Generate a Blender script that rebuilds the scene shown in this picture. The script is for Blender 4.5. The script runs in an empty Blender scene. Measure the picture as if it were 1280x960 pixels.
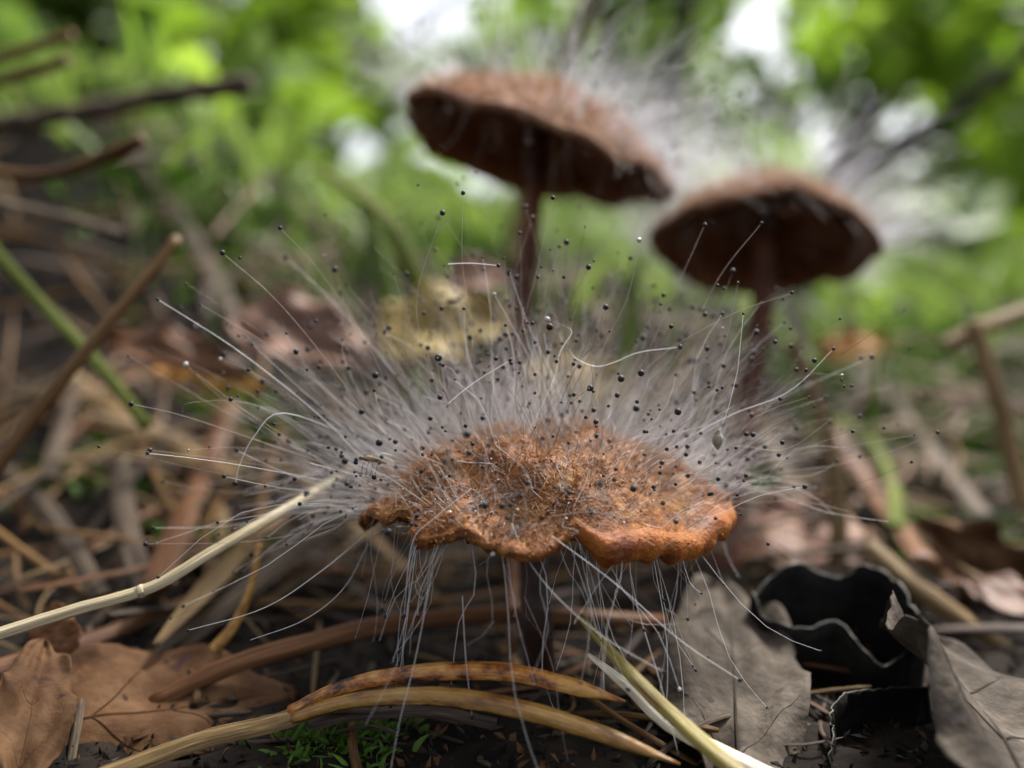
# Three small woodland mushrooms overgrown with pin mould, macro view.  1 unit = 1 cm.
import bpy, math, random
import numpy as np
from mathutils import Vector, Matrix, noise

random.seed(7)
rng = np.random.default_rng(7)
S = bpy.context.scene
COL = S.collection
S.unit_settings.system = 'METRIC'
S.unit_settings.scale_length = 0.01

# ------------------------------------------------------------------ camera
F = 1108.5                       # focal length in pixels of the 1280 wide photograph
PITCH = math.atan(60 / F)        # looking slightly down, eye level at row 420
CAM = Vector((0, 0, 2.0))
cd = bpy.data.cameras.new('camera')
cam = bpy.data.objects.new('camera', cd)
COL.objects.link(cam)
cam.location = CAM
cam.rotation_euler = (math.pi / 2 - PITCH, 0, 0)
cd.sensor_width = 36
cd.lens = 36 * F / 1280
cd.clip_start = 0.05
cd.clip_end = 20000
cd.dof.use_dof = True
cd.dof.focus_distance = 4.22
cd.dof.aperture_fstop = cd.lens * 1e-3 / 0.165     # entrance pupil 0.165 cm wide
S.camera = cam

# ------------------------------------------------------------------ light
SUN_DIR = Vector((0.45, 0.50, 1.0)).normalized()
w = bpy.data.worlds.new('World')
S.world = w
w.use_nodes = True
nt = w.node_tree
bg = nt.nodes['Background']
sky = nt.nodes.new('ShaderNodeTexSky')
sky.sky_type = 'NISHITA'
sky.sun_disc = False
sky.sun_elevation = math.asin(SUN_DIR.z)
sky.sun_rotation = math.atan2(SUN_DIR.x, SUN_DIR.y)
sky.dust_density = 4.0
sky.air_density = 1.0
hs = nt.nodes.new('ShaderNodeHueSaturation')
hs.inputs['Saturation'].default_value = 0.28          # thin overcast
nt.links.new(sky.outputs[0], hs.inputs['Color'])
nt.links.new(hs.outputs[0], bg.inputs[0])
bg.inputs[1].default_value = 0.088
sd = bpy.data.lights.new('sun', 'SUN')
sd.energy = 2.6
sd.angle = math.radians(14)
sd.color = (1, 0.96, 0.9)
so = bpy.data.objects.new('sun', sd)
COL.objects.link(so)
so.location = (300, 400, 900)
so.rotation_euler = SUN_DIR.to_track_quat('Z', 'Y').to_euler()

S.view_settings.view_transform = 'Standard'
S.view_settings.look = 'None'
S.view_settings.gamma = 1
S.view_settings.exposure = 1.65
S.view_settings.use_curve_mapping = False
S.render.engine = 'CYCLES'
S.cycles.use_denoising = True
S.cycles.use_adaptive_sampling = False
S.cycles.max_bounces = 7
S.cycles.transparent_max_bounces = 24
S.cycles.sample_clamp_indirect = 6
S.cycles.caustics_reflective = False
S.cycles.caustics_refractive = False

# ------------------------------------------------------------------ geometry helpers
FWD = Vector((0, math.cos(PITCH), -math.sin(PITCH)))
UPV = Vector((0, math.sin(PITCH), math.cos(PITCH)))

def P(px, py, d):
    return CAM + FWD * d + Vector((1, 0, 0)) * ((px - 640) / F * d) + UPV * ((480 - py) / F * d)

PROF = [(-0.50, [(0, 0), (4.2, 0), (6, .25), (8, .75), (10, 2.1), (11.5, 3.5), (13, 5.0), (15, 6.2), (20, 7), (60, 10), (300, 16), (3000, 30)]),
        (-0.06, [(0, 0), (5.5, 0), (7.5, .1), (9, .6), (10.5, 1.25), (12.5, 2.4), (15, 3.5), (20, 4.3), (60, 8), (300, 15), (3000, 30)]),
        (0.40, [(0, 0), (5.5, 0), (8, .1), (9.5, .5), (11, 1.0), (14, 1.9), (18, 2.5), (30, 3.6), (60, 6), (300, 14), (3000, 30)])]
PX = [(np.array([a for a, _ in p]), np.array([b for _, b in p])) for _, p in PROF]

def ground_np(x, y):
    x = np.asarray(x, float); y = np.asarray(y, float)
    t = x / np.maximum(y, 3.0)
    v = [np.interp(y, a, b) for a, b in PX]
    t = np.clip(t, -0.5, 0.4)
    k = np.clip((t + 0.5) / 0.44, 0, 1); k = k * k * (3 - 2 * k)
    k2 = np.clip((t + 0.06) / 0.46, 0, 1); k2 = k2 * k2 * (3 - 2 * k2)
    h = np.where(t < -0.06, v[0] * (1 - k) + v[1] * k, v[1] * (1 - k2) + v[2] * k2)
    a = np.clip((y - 3) / 6, 0.25, 1)
    b = 0.10 * np.sin(x * 1.7 + 0.6 * y) * np.sin(y * 1.3 - .4 * x) + 0.06 * np.sin(3.1 * x + 1) * np.sin(2.7 * y + 2 + x)
    return h + a * b

def ground(x, y):
    return float(ground_np(x, y))

def G(px, py, lift=0.0):
    d = 3.2
    while d < 200:
        p = P(px, py, d)
        if p.z < ground(p.x, p.y) + lift:
            return p
        d *= 1.01
    return P(px, py, 200)

def mesh_np(name, V, faces, uv=None, smooth=True):
    """V (n,3); faces: list of int arrays (m,k)"""
    me = bpy.data.meshes.new(name)
    V = np.asarray(V, np.float32)
    me.vertices.add(len(V)); me.vertices.foreach_set('co', V.ravel())
    ls, lt, off = [], [], 0
    allv = []
    for f in faces:
        f = np.asarray(f, np.int32)
        if len(f) == 0: continue
        allv.append(f.ravel())
        ls.append(off + np.arange(len(f)) * f.shape[1]); lt.append(np.full(len(f), f.shape[1]))
        off += f.size
    av = np.concatenate(allv).astype(np.int32)
    me.loops.add(len(av)); me.loops.foreach_set('vertex_index', av)
    st = np.concatenate(ls).astype(np.int32)
    me.polygons.add(len(st)); me.polygons.foreach_set('loop_start', st)
    if uv is not None:
        l = me.uv_layers.new(name='UVMap')
        l.data.foreach_set('uv', np.asarray(uv, np.float32)[av].ravel())
    me.polygons.foreach_set('use_smooth', np.full(len(st), smooth))
    me.update(calc_edges=True)
    return me

def catmull(pts, n):
    p = np.array([list(q) for q in pts], float)
    if len(p) == 2:
        t = np.linspace(0, 1, n)[:, None]
        return p[0] * (1 - t) + p[1] * t
    p = np.vstack([2 * p[0] - p[1], p, 2 * p[-1] - p[-2]])
    m = len(p) - 3
    out = []
    for s in np.linspace(0, m - 1e-6, n):
        i = int(s); t = s - i
        a, b, c, d = p[i:i + 4]
        out.append(.5 * ((2 * b) + (-a + c) * t + (2 * a - 5 * b + 4 * c - d) * t * t + (-a + 3 * b - 3 * c + d) * t ** 3))
    return np.array(out)

def tube(pts, ra, rb=None, sides=8, up=(0, 0, 1), rough=0.0, groove=0.0, seed=0):
    """pts (n,3) ; ra half width, rb half thickness (scalars or arrays) -> V, [quads, caps], uv"""
    pts = np.asarray(pts, float); n = len(pts)
    ra = np.broadcast_to(np.asarray(ra, float), (n,)); rb = ra if rb is None else np.broadcast_to(np.asarray(rb, float), (n,))
    T = np.gradient(pts, axis=0); T /= np.linalg.norm(T, axis=1)[:, None] + 1e-12
    up = np.array(up, float)
    if np.abs((T @ (up / np.linalg.norm(up)))).mean() > 0.9: up = np.array([0., -1, 0.1])
    A = np.cross(T, up); A /= np.linalg.norm(A, axis=1)[:, None] + 1e-12
    B = np.cross(A, T)
    r = np.random.default_rng(seed)
    V, UV = [], []
    ang = np.arange(sides + 1) * 2 * math.pi / sides
    wob = 1 + rough * r.standard_normal((n, sides + 1)); wob[:, -1] = wob[:, 0]
    gr = 1 - groove * (np.arange(sides + 1) % 2)
    gr[-1] = gr[0]
    for j in range(sides + 1):
        V.append(pts + A * (ra * math.cos(ang[j]) * wob[:, j] * gr[j])[:, None] + B * (rb * math.sin(ang[j]) * wob[:, j] * gr[j])[:, None])
        UV.append(np.stack([np.full(n, j / sides), np.linspace(0, 1, n)], 1))
    V = np.stack(V, 1).reshape(-1, 3); UV = np.stack(UV, 1).reshape(-1, 2)
    m = sides + 1
    i, j = np.meshgrid(np.arange(n - 1), np.arange(sides), indexing='ij')
    q = np.stack([i * m + j, i * m + j + 1, (i + 1) * m + j + 1, (i + 1) * m + j], -1).reshape(-1, 4)
    c0 = len(V); V = np.vstack([V, pts[0], pts[-1]]); UV = np.vstack([UV, [[.5, 0]], [[.5, 1]]])
    jj = np.arange(sides)
    t0 = np.stack([np.full(sides, c0), jj + 1, jj], 1)
    e = (n - 1) * m
    t1 = np.stack([np.full(sides, c0 + 1), e + jj, e + jj + 1], 1)
    return V, [q, np.vstack([t0, t1])], UV

def link(name, me, mat=None, parent=None, loc=(0, 0, 0)):
    o = bpy.data.objects.new(name, me)
    COL.objects.link(o)
    o.location = loc
    if mat and me is not None and not me.materials: me.materials.append(mat)
    if parent: o.parent = parent
    return o

def tag(o, label=None, cat=None, group=None, kind=None):
    if label: o['label'] = label
    if cat: o['category'] = cat
    if group: o['group'] = group
    if kind: o['kind'] = kind
    return o

def empty(name, loc, label, cat, group=None):
    o = bpy.data.objects.new(name, None); COL.objects.link(o)
    o.location = loc; o.empty_display_size = .2
    return tag(o, label, cat, group)

def solid(name, V, faces, uv, mat, parent=None, base=None, smooth=True):
    """world-space vertices; the object's origin goes to base (or the first vertex)"""
    base = np.array(list(base) if base is not None else V[0], float)
    me = mesh_np(name, np.asarray(V) - base, faces, uv, smooth)
    loc = base - (np.array(list(parent_world(parent))) if parent else 0)
    return link(name, me, mat, parent, tuple(loc))

def parent_world(o):
    v = Vector((0, 0, 0))
    while o: v = v + o.location; o = o.parent
    return v

def merge(parts):
    Vs, Qs, Ts, Us, off = [], [], [], [], 0
    for V, f, u in parts:
        Vs.append(V); Us.append(u)
        for a in f:
            (Qs if a.shape[1] == 4 else Ts).append(a + off)
        off += len(V)
    fs = []
    if Qs: fs.append(np.vstack(Qs))
    if Ts: fs.append(np.vstack(Ts))
    return np.vstack(Vs), fs, np.vstack(Us)

# ------------------------------------------------------------------ materials
def lin(c):
    return tuple(((v / 255) / 12.92 if v <= 10 else (((v / 255) + .055) / 1.055) ** 2.4) for v in c)

def material(name, cols, scale=4, stretch=None, rough=.6, bump=.2, bscale=None, spec=.4, trans=0.0, var=.25, coords='Object',
             spots=None, spot_scale=20, spot_cut=.68, rampw=(.3, .5, .7), sss=0.0, detail=6, streak=0.0):
    m = bpy.data.materials.new(name); m.use_nodes = True
    t = m.node_tree; n = t.nodes; L = t.links
    b = n['Principled BSDF']; out = n['Material Output']
    tc = n.new('ShaderNodeTexCoord'); mp = n.new('ShaderNodeMapping')
    L.new(tc.outputs[coords], mp.inputs[0])
    mp.inputs['Scale'].default_value = stretch or (1, 1, 1)
    oi = n.new('ShaderNodeObjectInfo')
    add = n.new('ShaderNodeVectorMath'); add.operation = 'ADD'
    sc = n.new('ShaderNodeVectorMath'); sc.operation = 'SCALE'; sc.inputs[0].default_value = (37, 17, 53)
    L.new(oi.outputs['Random'], sc.inputs['Scale']); L.new(mp.outputs[0], add.inputs[0]); L.new(sc.outputs[0], add.inputs[1])
    nz = n.new('ShaderNodeTexNoise'); nz.inputs['Scale'].default_value = scale; nz.inputs['Detail'].default_value = detail; nz.inputs['Roughness'].default_value = .62
    L.new(add.outputs[0], nz.inputs['Vector'])
    cr = n.new('ShaderNodeValToRGB'); e = cr.color_ramp.elements
    while len(e) < len(cols): e.new(.5)
    for i, c in enumerate(cols):
        e[i].position = rampw[i] if len(cols) == 3 else .3 + .4 * i / max(1, len(cols) - 1)
        e[i].color = (*c, 1)
    L.new(nz.outputs[0], cr.inputs[0])
    col = cr.outputs[0]
    if spots:
        s2 = n.new('ShaderNodeTexNoise'); s2.inputs['Scale'].default_value = spot_scale; s2.inputs['Detail'].default_value = 2
        L.new(add.outputs[0], s2.inputs['Vector'])
        mr = n.new('ShaderNodeMapRange'); mr.inputs[1].default_value = spot_cut; mr.inputs[2].default_value = spot_cut + .03
        L.new(s2.outputs[0], mr.inputs[0])
        mx = n.new('ShaderNodeMix'); mx.data_type = 'RGBA'; mx.inputs[7].default_value = (*spots, 1)
        L.new(mr.outputs[0], mx.inputs[0]); L.new(col, mx.inputs[6]); col = mx.outputs[2]
    if streak:
        m3 = n.new('ShaderNodeMapping'); m3.inputs['Scale'].default_value = (26, 1.1, 1); L.new(tc.outputs['UV'], m3.inputs[0])
        z3 = n.new('ShaderNodeTexNoise'); z3.inputs['Scale'].default_value = 2; z3.inputs['Detail'].default_value = 3; L.new(m3.outputs[0], z3.inputs['Vector'])
        r3 = n.new('ShaderNodeMapRange'); r3.inputs[1].default_value = .3; r3.inputs[2].default_value = .7; r3.inputs[3].default_value = 1 - streak; r3.inputs[4].default_value = 1 + streak * .6
        L.new(z3.outputs[0], r3.inputs[0])
        h3 = n.new('ShaderNodeHueSaturation'); L.new(r3.outputs[0], h3.inputs['Value']); L.new(col, h3.inputs['Color']); col = h3.outputs[0]
    if var:
        hv = n.new('ShaderNodeHueSaturation')
        mr = n.new('ShaderNodeMapRange'); mr.inputs[3].default_value = 1 - var; mr.inputs[4].default_value = 1 + var
        L.new(oi.outputs['Random'], mr.inputs[0]); L.new(mr.outputs[0], hv.inputs['Value']); L.new(col, hv.inputs['Color']); col = hv.outputs[0]
    L.new(col, b.inputs['Base Color'])
    b.inputs['Roughness'].default_value = rough
    b.inputs['Specular IOR Level'].default_value = spec
    if sss:
        b.inputs['Subsurface Weight'].default_value = sss
        b.inputs['Subsurface Radius'].default_value = (.12, .05, .02)
        b.inputs['Subsurface Scale'].default_value = .6
    if bump:
        bz = n.new('ShaderNodeTexNoise'); bz.inputs['Scale'].default_value = bscale or scale * 3; bz.inputs['Detail'].default_value = 5
        L.new(add.outputs[0], bz.inputs['Vector'])
        bp = n.new('ShaderNodeBump'); bp.inputs['Strength'].default_value = bump; bp.inputs['Distance'].default_value = .03
        L.new(bz.outputs[0], bp.inputs['Height']); L.new(bp.outputs[0], b.inputs['Normal'])
    if trans:
        tr = n.new('ShaderNodeBsdfTranslucent'); L.new(col, tr.inputs[0])
        mx = n.new('ShaderNodeMixShader'); mx.inputs[0].default_value = trans
        L.new(b.outputs[0], mx.inputs[1]); L.new(tr.outputs[0], mx.inputs[2]); L.new(mx.outputs[0], out.inputs[0])
    return m

def fibre(name, cols, **k):
    k.setdefault('rough', .5); k.setdefault('bump', .35); k.setdefault('stretch', (7, 1.6, 1)); k.setdefault('streak', .5); k.setdefault('spec', .16)
    return material(name, cols, scale=2.2, coords='UV', bscale=5, **k)

M = {}
M['soil'] = material('soil', [(.004, .003, .0025), (.011, .008, .006), (.028, .02, .014)], scale=2.5, rough=.95, bump=1, bscale=9, spec=.15, var=0)
M['straw'] = fibre('pale_straw', [(.30, .22, .11), (.50, .41, .25), (.66, .57, .40)], rough=.38, spots=(.03, .02, .015), spot_scale=3.4, spot_cut=.74, spec=.4)
M['tan'] = fibre('tan_blade', [(.06, .034, .013), (.14, .088, .036), (.30, .21, .10)], rough=.55)
M['brown'] = fibre('brown_needle', [(.045, .02, .006), (.105, .052, .016), (.21, .12, .036)], rough=.42)
M['ochre'] = fibre('ochre_needle', [(.10, .035, .012), (.34, .17, .035), (.46, .29, .08)], rough=.35, stretch=(1.6, 4, 1), spots=(.02, .01, .008), spot_scale=8, spot_cut=.70, spec=.4)
M['rust'] = fibre('rust_needle', [(.035, .012, .008), (.34, .12, .025), (.50, .27, .07)], rough=.33, stretch=(1.3, 4.5, 1), spots=(.02, .008, .006), spot_scale=7, spot_cut=.76, rampw=(.38, .48, .60), spec=.4)
M['redbrown'] = fibre('redbrown_needle', [(.045, .017, .007), (.11, .046, .018), (.22, .11, .05)], rough=.45)
M['grey'] = fibre('grey_blade', [(.022, .016, .010), (.065, .045, .029), (.165, .124, .085)], rough=.65)
M['dark'] = fibre('dark_blade', [(.02, .015, .012), (.05, .035, .028), (.11, .08, .06)], rough=.6)
M['olive'] = fibre('olive_needle', [(.11, .07, .012), (.20, .155, .028), (.29, .24, .06)], rough=.45, spots=(.12, .02, .015), spot_scale=1.2, spot_cut=.66, spec=.4)
M['whiteneedle'] = fibre('white_needle', [(.35, .28, .16), (.62, .55, .42), (.75, .70, .58)], rough=.4, spots=(.025, .02, .02), spot_scale=3.6, spot_cut=.64, spec=.4)
M['bark'] = material('bark', [(.02, .013, .009), (.06, .04, .025), (.17, .12, .05)], scale=3, rough=.9, bump=1, bscale=8)
M['trunk'] = material('trunk_bark', [(.003, .0025, .002), (.008, .0065, .005), (.018, .015, .012)], scale=.3, rough=1, spec=.04, bump=.6)
M['grass'] = material('grass_green', [(.085, .145, .02), (.15, .23, .035), (.25, .32, .09)], scale=1.2, rough=.5, trans=.45, bump=.1)
M['sedge'] = fibre('dull_sedge', [(.045, .065, .008), (.10, .13, .018), (.19, .19, .05)], rough=.7, spec=.12, trans=.25)
M['moss'] = material('moss_green', [(.03, .07, .006), (.07, .15, .012), (.13, .24, .022)], scale=1.5, rough=.7, trans=.3, bump=0, var=0)
M['lime'] = material('lime_leaf', [(.12, .225, .014), (.20, .325, .024), (.29, .40, .058)], scale=.15, rough=.5, trans=.6, bump=0, var=.2)
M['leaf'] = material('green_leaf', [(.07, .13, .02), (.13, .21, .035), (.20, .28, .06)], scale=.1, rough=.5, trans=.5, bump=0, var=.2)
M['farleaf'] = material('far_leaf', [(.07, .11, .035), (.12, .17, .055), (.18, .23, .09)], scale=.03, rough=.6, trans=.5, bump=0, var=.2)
M['drybrown'] = material('dry_brown_leaf', [(.03, .013, .006), (.10, .05, .023), (.18, .10, .05)], scale=2.5, rough=.75, spec=.12, bump=.6, bscale=14, trans=.15, spots=(.05, .025, .02), spot_scale=6, spot_cut=.68)
M['greyleaf'] = material('grey_dead_leaf', [(.016, .013, .010), (.058, .047, .037), (.12, .10, .08)], scale=3.2, rough=.8, spec=.1, bump=.6, bscale=16, trans=.1, spots=(.05, .04, .035), spot_scale=7, spot_cut=.66)
M['blackleaf'] = material('blackened_leaf', [(.004, .004, .0035), (.009, .0085, .0075), (.022, .02, .017)], scale=3, rough=.85, bump=1, bscale=9, spec=.12)
M['paleedge'] = material('pale_leaf_edge', [(.015, .014, .010), (.04, .036, .027), (.075, .068, .05)], scale=4, rough=.5, bump=.2)
M['pinkleaf'] = material('pink_tan_leaf', [(.12, .058, .034), (.22, .115, .075), (.32, .19, .13)], scale=1.6, rough=.6, bump=.3, bscale=10, trans=.15)
M['yellowleaf'] = material('yellow_leaf', [(.26, .17, .04), (.44, .32, .09), (.55, .44, .18)], scale=1.6, rough=.6, bump=.3, bscale=10, trans=.2)
M['orangeleaf'] = material('orange_leaf', [(.30, .12, .02), (.48, .22, .03), (.60, .33, .06)], scale=1.6, rough=.6, bump=.3, trans=.2)
M['vein'] = material('leaf_vein', [(.02, .009, .005), (.05, .024, .012), (.09, .045, .024)], scale=3, rough=.9, spec=.03, bump=0)
M['greyvein'] = material('grey_leaf_vein', [(.02, .016, .012), (.045, .037, .029), (.08, .067, .054)], scale=3, rough=.9, spec=.03, bump=0)
M['cap_front'] = material('orange_cap', [(.07, .019, .005), (.20, .070, .013), (.34, .155, .038)], scale=7, rough=.52, bump=.75, bscale=38, spec=.22, sss=.6, var=0, rampw=(.32, .5, .68))
def rim_blend(m, cols):
    t = m.node_tree; n = t.nodes; L = t.links; b = n['Principled BSDF']
    a = n.new('ShaderNodeAttribute'); a.attribute_name = 'rim'
    z = n.new('ShaderNodeTexNoise'); z.inputs['Scale'].default_value = 5; z.inputs['Detail'].default_value = 6
    tc = n.new('ShaderNodeTexCoord'); L.new(tc.outputs['Object'], z.inputs['Vector'])
    c = n.new('ShaderNodeValToRGB'); e = c.color_ramp.elements; e.new(.5)
    for i, k in enumerate(cols): e[i].position = (.35, .5, .68)[i]; e[i].color = (*k, 1)
    L.new(z.outputs[0], c.inputs[0])
    x = n.new('ShaderNodeMix'); x.data_type = 'RGBA'; old = b.inputs['Base Color'].links[0].from_socket
    L.new(a.outputs['Fac'], x.inputs[0]); L.new(old, x.inputs[6]); L.new(c.outputs[0], x.inputs[7]); L.new(x.outputs[2], b.inputs['Base Color'])
M['cap_front'].node_tree.nodes['Principled BSDF'].inputs['Coat Weight'].default_value = .035
M['cap_front'].node_tree.nodes['Principled BSDF'].inputs['Coat Roughness'].default_value = .28
rim_blend(M['cap_front'], [(.15, .036, .005), (.29, .085, .010), (.40, .15, .022)])
M['rim_front'] = material('orange_cap_rim', [(.17, .045, .008), (.30, .09, .016), (.40, .15, .03)], scale=5, rough=.62, bump=.5, bscale=22, spec=.2, sss=.3, var=0)
M['granule'] = material('wet_granule', [(.10, .030, .008), (.23, .09, .020), (.38, .21, .065)], scale=9, rough=.4, bump=0, spec=.4, sss=.3, var=0)
M['cap_rear'] = material('brown_cap', [(.075, .032, .017), (.16, .08, .046), (.29, .175, .11)], scale=4.5, rough=.8, spec=.1, bump=.7, bscale=22, var=0)
M['gill'] = material('brown_gill', [(.15, .065, .036), (.26, .12, .07), (.38, .20, .12)], scale=5, rough=.9, spec=.08, bump=.2, var=.15, trans=.45)
M['gill_front'] = material('orange_gill', [(.14, .05, .02), (.22, .09, .035), (.30, .14, .06)], scale=5, rough=.6, bump=.2, var=.1, trans=.2)
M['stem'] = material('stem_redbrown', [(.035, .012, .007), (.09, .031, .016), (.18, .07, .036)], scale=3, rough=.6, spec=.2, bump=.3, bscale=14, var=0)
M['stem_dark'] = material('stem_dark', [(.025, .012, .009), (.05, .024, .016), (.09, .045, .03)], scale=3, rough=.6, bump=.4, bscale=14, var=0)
M['head'] = material('spore_head_black', [(.006, .006, .007), (.012, .012, .014), (.03, .03, .034)], scale=20, rough=.55, bump=0, spec=.3, var=0)
M['headbrown'] = material('spore_head_brown', [(.02, .014, .01), (.045, .03, .02), (.08, .055, .035)], scale=20, rough=.45, bump=0, var=0)
M['headpale'] = material('spore_head_pale', [(.25, .24, .22), (.42, .42, .4), (.6, .6, .58)], scale=20, rough=.15, bump=0, var=0)
M['bead'] = material('white_bead', [(.75, .75, .72), (.82, .82, .8), (.88, .88, .86)], scale=5, rough=.2, bump=0, var=0)  # also on the dewdrops, where the white paints their glint
M['gnat'] = material('gnat_brown', [(.05, .03, .015), (.12, .07, .03), (.22, .14, .07)], scale=20, rough=.4, bump=0, var=0)

def glassy(name, col, alpha, rough=.25, trans=.4):
    m = bpy.data.materials.new(name); m.use_nodes = True
    t = m.node_tree; n = t.nodes; L = t.links
    b = n['Principled BSDF']; b.inputs['Base Color'].default_value = (*col, 1); b.inputs['Roughness'].default_value = rough
    b.inputs['Specular IOR Level'].default_value = .6
    tl = n.new('ShaderNodeBsdfTranslucent'); tl.inputs[0].default_value = (*col, 1)
    m1 = n.new('ShaderNodeMixShader'); m1.inputs[0].default_value = trans
    L.new(b.outputs[0], m1.inputs[1]); L.new(tl.outputs[0], m1.inputs[2])
    tp = n.new('ShaderNodeBsdfTransparent'); m2 = n.new('ShaderNodeMixShader'); m2.inputs[0].default_value = 1 - alpha
    L.new(m1.outputs[0], m2.inputs[1]); L.new(tp.outputs[0], m2.inputs[2]); L.new(m2.outputs[0], n['Material Output'].inputs[0])
    return m
M['hair'] = glassy('mould_filament', (.42, .36, .32), .62)
M['hairlit'] = glassy('mould_filament_lit', (.84, .83, .85), .56)  # lit copy of the filament, brightness put into the colour
M['hairsoft'] = glassy('mould_filament_pale', (.80, .79, .82), .6)  # rear halo copy, the glow of backlit filaments put into the colour
M['hairshade'] = glassy('mould_filament_brown_shade', (.15, .115, .09), .9)  # brown filament, darkened in the colour as if seen against brightness
M['fuzz'] = glassy('cap_fuzz', (.55, .30, .14), .8)
M['wing'] = glassy('insect_wing', (.6, .58, .5), .4)
M['water'] = glassy('dew_water', (.8, .85, .85), .14, rough=.03, trans=.1)

# ------------------------------------------------------------------ ground
def build_ground():
    ys = np.concatenate([np.linspace(-60, 2.5, 14), np.linspace(3, 18, 190), np.geomspace(18.2, 3000, 70)])
    ts = np.linspace(-1.6, 1.6, 230)
    Y, T = np.meshgrid(ys, ts, indexing='ij')
    X = T * np.maximum(np.abs(Y), 4.5)
    Z = ground_np(X, Y)
    Z += np.where((Y > 3) & (Y < 20), 0.03 * np.sin(X * 9 + 3 * np.sin(Y * 5)) * np.sin(Y * 11 + 2 * np.sin(X * 7)), 0)
    Z = np.where(Y < 3, np.minimum(Z, 0.05), Z)
    n, m = Y.shape
    V = np.stack([X, Y, Z], -1).reshape(-1, 3)
    i, j = np.meshgrid(np.arange(n - 1), np.arange(m - 1), indexing='ij')
    q = np.stack([i * m + j, i * m + j + 1, (i + 1) * m + j + 1, (i + 1) * m + j], -1).reshape(-1, 4)
    o = link('ground', mesh_np('ground', V, [q]), M['soil'])
    tag(o, 'dark forest soil rising into a low bank', kind='structure'); return o
build_ground()

# ------------------------------------------------------------------ mushrooms
def fbm(v, sc, oct=3):
    return noise.fractal(Vector(v) * sc, 1.0, 2.0, oct)

class Cap:
    def __init__(s, R, H, rimfun, seed, mat, flat=2.2, gran=1.0, lump=.045, bulge=0.0):
        s.lump, s.bulge = lump, bulge
        s.R, s.H, s.rim, s.seed, s.flat, s.gran = R, H, rimfun, seed, flat, gran
    def top(s, u, th, detail=True):
        r, dz, e, sm = s.rim(th)
        k = u ** 3
        R = s.R * (1 + (r - 1) * k)
        x, y = R * u * math.cos(th), R * u * math.sin(th)
        z = s.H * (1 - u ** s.flat) + dz * k
        q = (x + s.seed, y, z)
        lump = s.bulge * math.exp(-((x + .22) ** 2 + (y + .62) ** 2) / .09) + s.lump * s.gran * fbm(q, 2.6) * (1 - .5 * sm * k)
        if detail:
            g = 1 - sm * min(1, max(0, (u - .82) / .1))
            lump += g * s.gran * (.022 * fbm(q, 9) + .012 * fbm(q, 27))
        return Vector((x, y, z + lump)), e
    def build(s, nth=200, ntop=56):
        rows = []
        us = [(.002 + (i / (ntop - 1))) / 1.002 for i in range(ntop)]
        V = []
        for u in us:
            for j in range(nth):
                V.append(s.top(u, 2 * math.pi * j / nth)[0])
        nr = 9
        for k in range(1, nr + 1):
            a = math.pi * k / nr
            for j in range(nth):
                th = 2 * math.pi * j / nth
                p, e = s.top(1, th)
                sm = s.rim(th)[3]
                o = Vector((math.cos(th), math.sin(th), 0))
                gv = 1 + .07 * math.sin(th * 44) + .05 * math.sin(th * 31 + 1) + .12 * fbm((p.x * 3 + 5, p.y * 3, k * .3), 2)
                gv += (1 - sm) * s.gran * (.5 * fbm((p.x + s.seed, p.y, k * .04), 9) + .35 * fbm((p.x, p.y + s.seed, k * .04), 26))
                V.append(p + o * (e * gv * math.sin(a)) + Vector((0, 0, -e * gv * (1 - math.cos(a)))))
        nu = 16
        for k in range(1, nu + 1):
            u = 1 - .94 * k / nu
            for j in range(nth):
                th = 2 * math.pi * j / nth
                p, e = s.top(u, th, False)
                V.append(p + Vector((0, 0, -2 * e - .03 * (1 - u))))
        n = ntop + nr + nu
        V = np.array([list(v) for v in V])
        i, j = np.meshgrid(np.arange(n - 1), np.arange(nth), indexing='ij')
        q = np.stack([i * nth + j, i * nth + (j + 1) % nth, (i + 1) * nth + (j + 1) % nth, (i + 1) * nth + j], -1).reshape(-1, 4)
        q = q[:, ::-1]
        s.nth, s.ntop, s.nr = nth, ntop, nr
        return V, q
    def normal(s, u, th):
        e = .03
        a = s.top(min(1, u + e), th, False)[0] - s.top(max(0.01, u - e), th, False)[0]
        b = s.top(u, th + e, False)[0] - s.top(u, th - e, False)[0]
        n = a.cross(b)
        if n.length < 1e-9: return Vector((0, 0, 1))
        n.normalize()
        return n if n.z > 0 else -n

def bump(th, c, wd):
    d = (th - c + math.pi) % (2 * math.pi) - math.pi
    return math.exp(-(d / wd) ** 2)

def rim_front(th):
    D = math.radians
    n1, n2 = bump(th, D(-80), .10), bump(th, D(-137), .14)
    d = math.degrees((th + math.pi) % (2 * math.pi) - math.pi)
    right = 1 / (1 + math.exp(-(d + 78) / 2.5)) * 1 / (1 + math.exp((d - 25) / 8))
    r = 1 - .12 * n1 - .13 * n2 + .03 * math.sin(3 * th + 1) + .03 * bump(th, D(-100), .3)
    dz = .10 * n1 + .07 * n2 - .05 * bump(th, D(-108), .25) - .03 * bump(th, D(-48), .3) + .05 * bump(th, 0, .25) + .02 * math.sin(5 * th)
    r += .07 * bump(th, D(-12), .22) - .04 * bump(th, D(-58), .25)
    return r, dz, .030 + .046 * right * (1 - .9 * bump(th, D(-2), .3)), right

def rim_rear_l(th):
    r = 1 + .04 * math.sin(3 * th + .6) + .025 * math.sin(9 * th) + .03 * math.sin(5 * th + 2)
    dz = .05 * math.sin(2 * th + 1) + .018 * math.sin(7 * th) + .012 * math.sin(11 * th + 2)
    return r, dz, .04, .6

def rim_rear_r(th):
    r = 1 + .035 * math.sin(2 * th + 2.6) + .02 * math.sin(9 * th) - .10 * bump(th, math.radians(-85), .13)
    dz = .09 * bump(th, math.radians(-85), .16) + .035 * math.sin(3 * th) + .03 * math.sin(8 * th + 2)
    return r, dz, .04, .6

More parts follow.
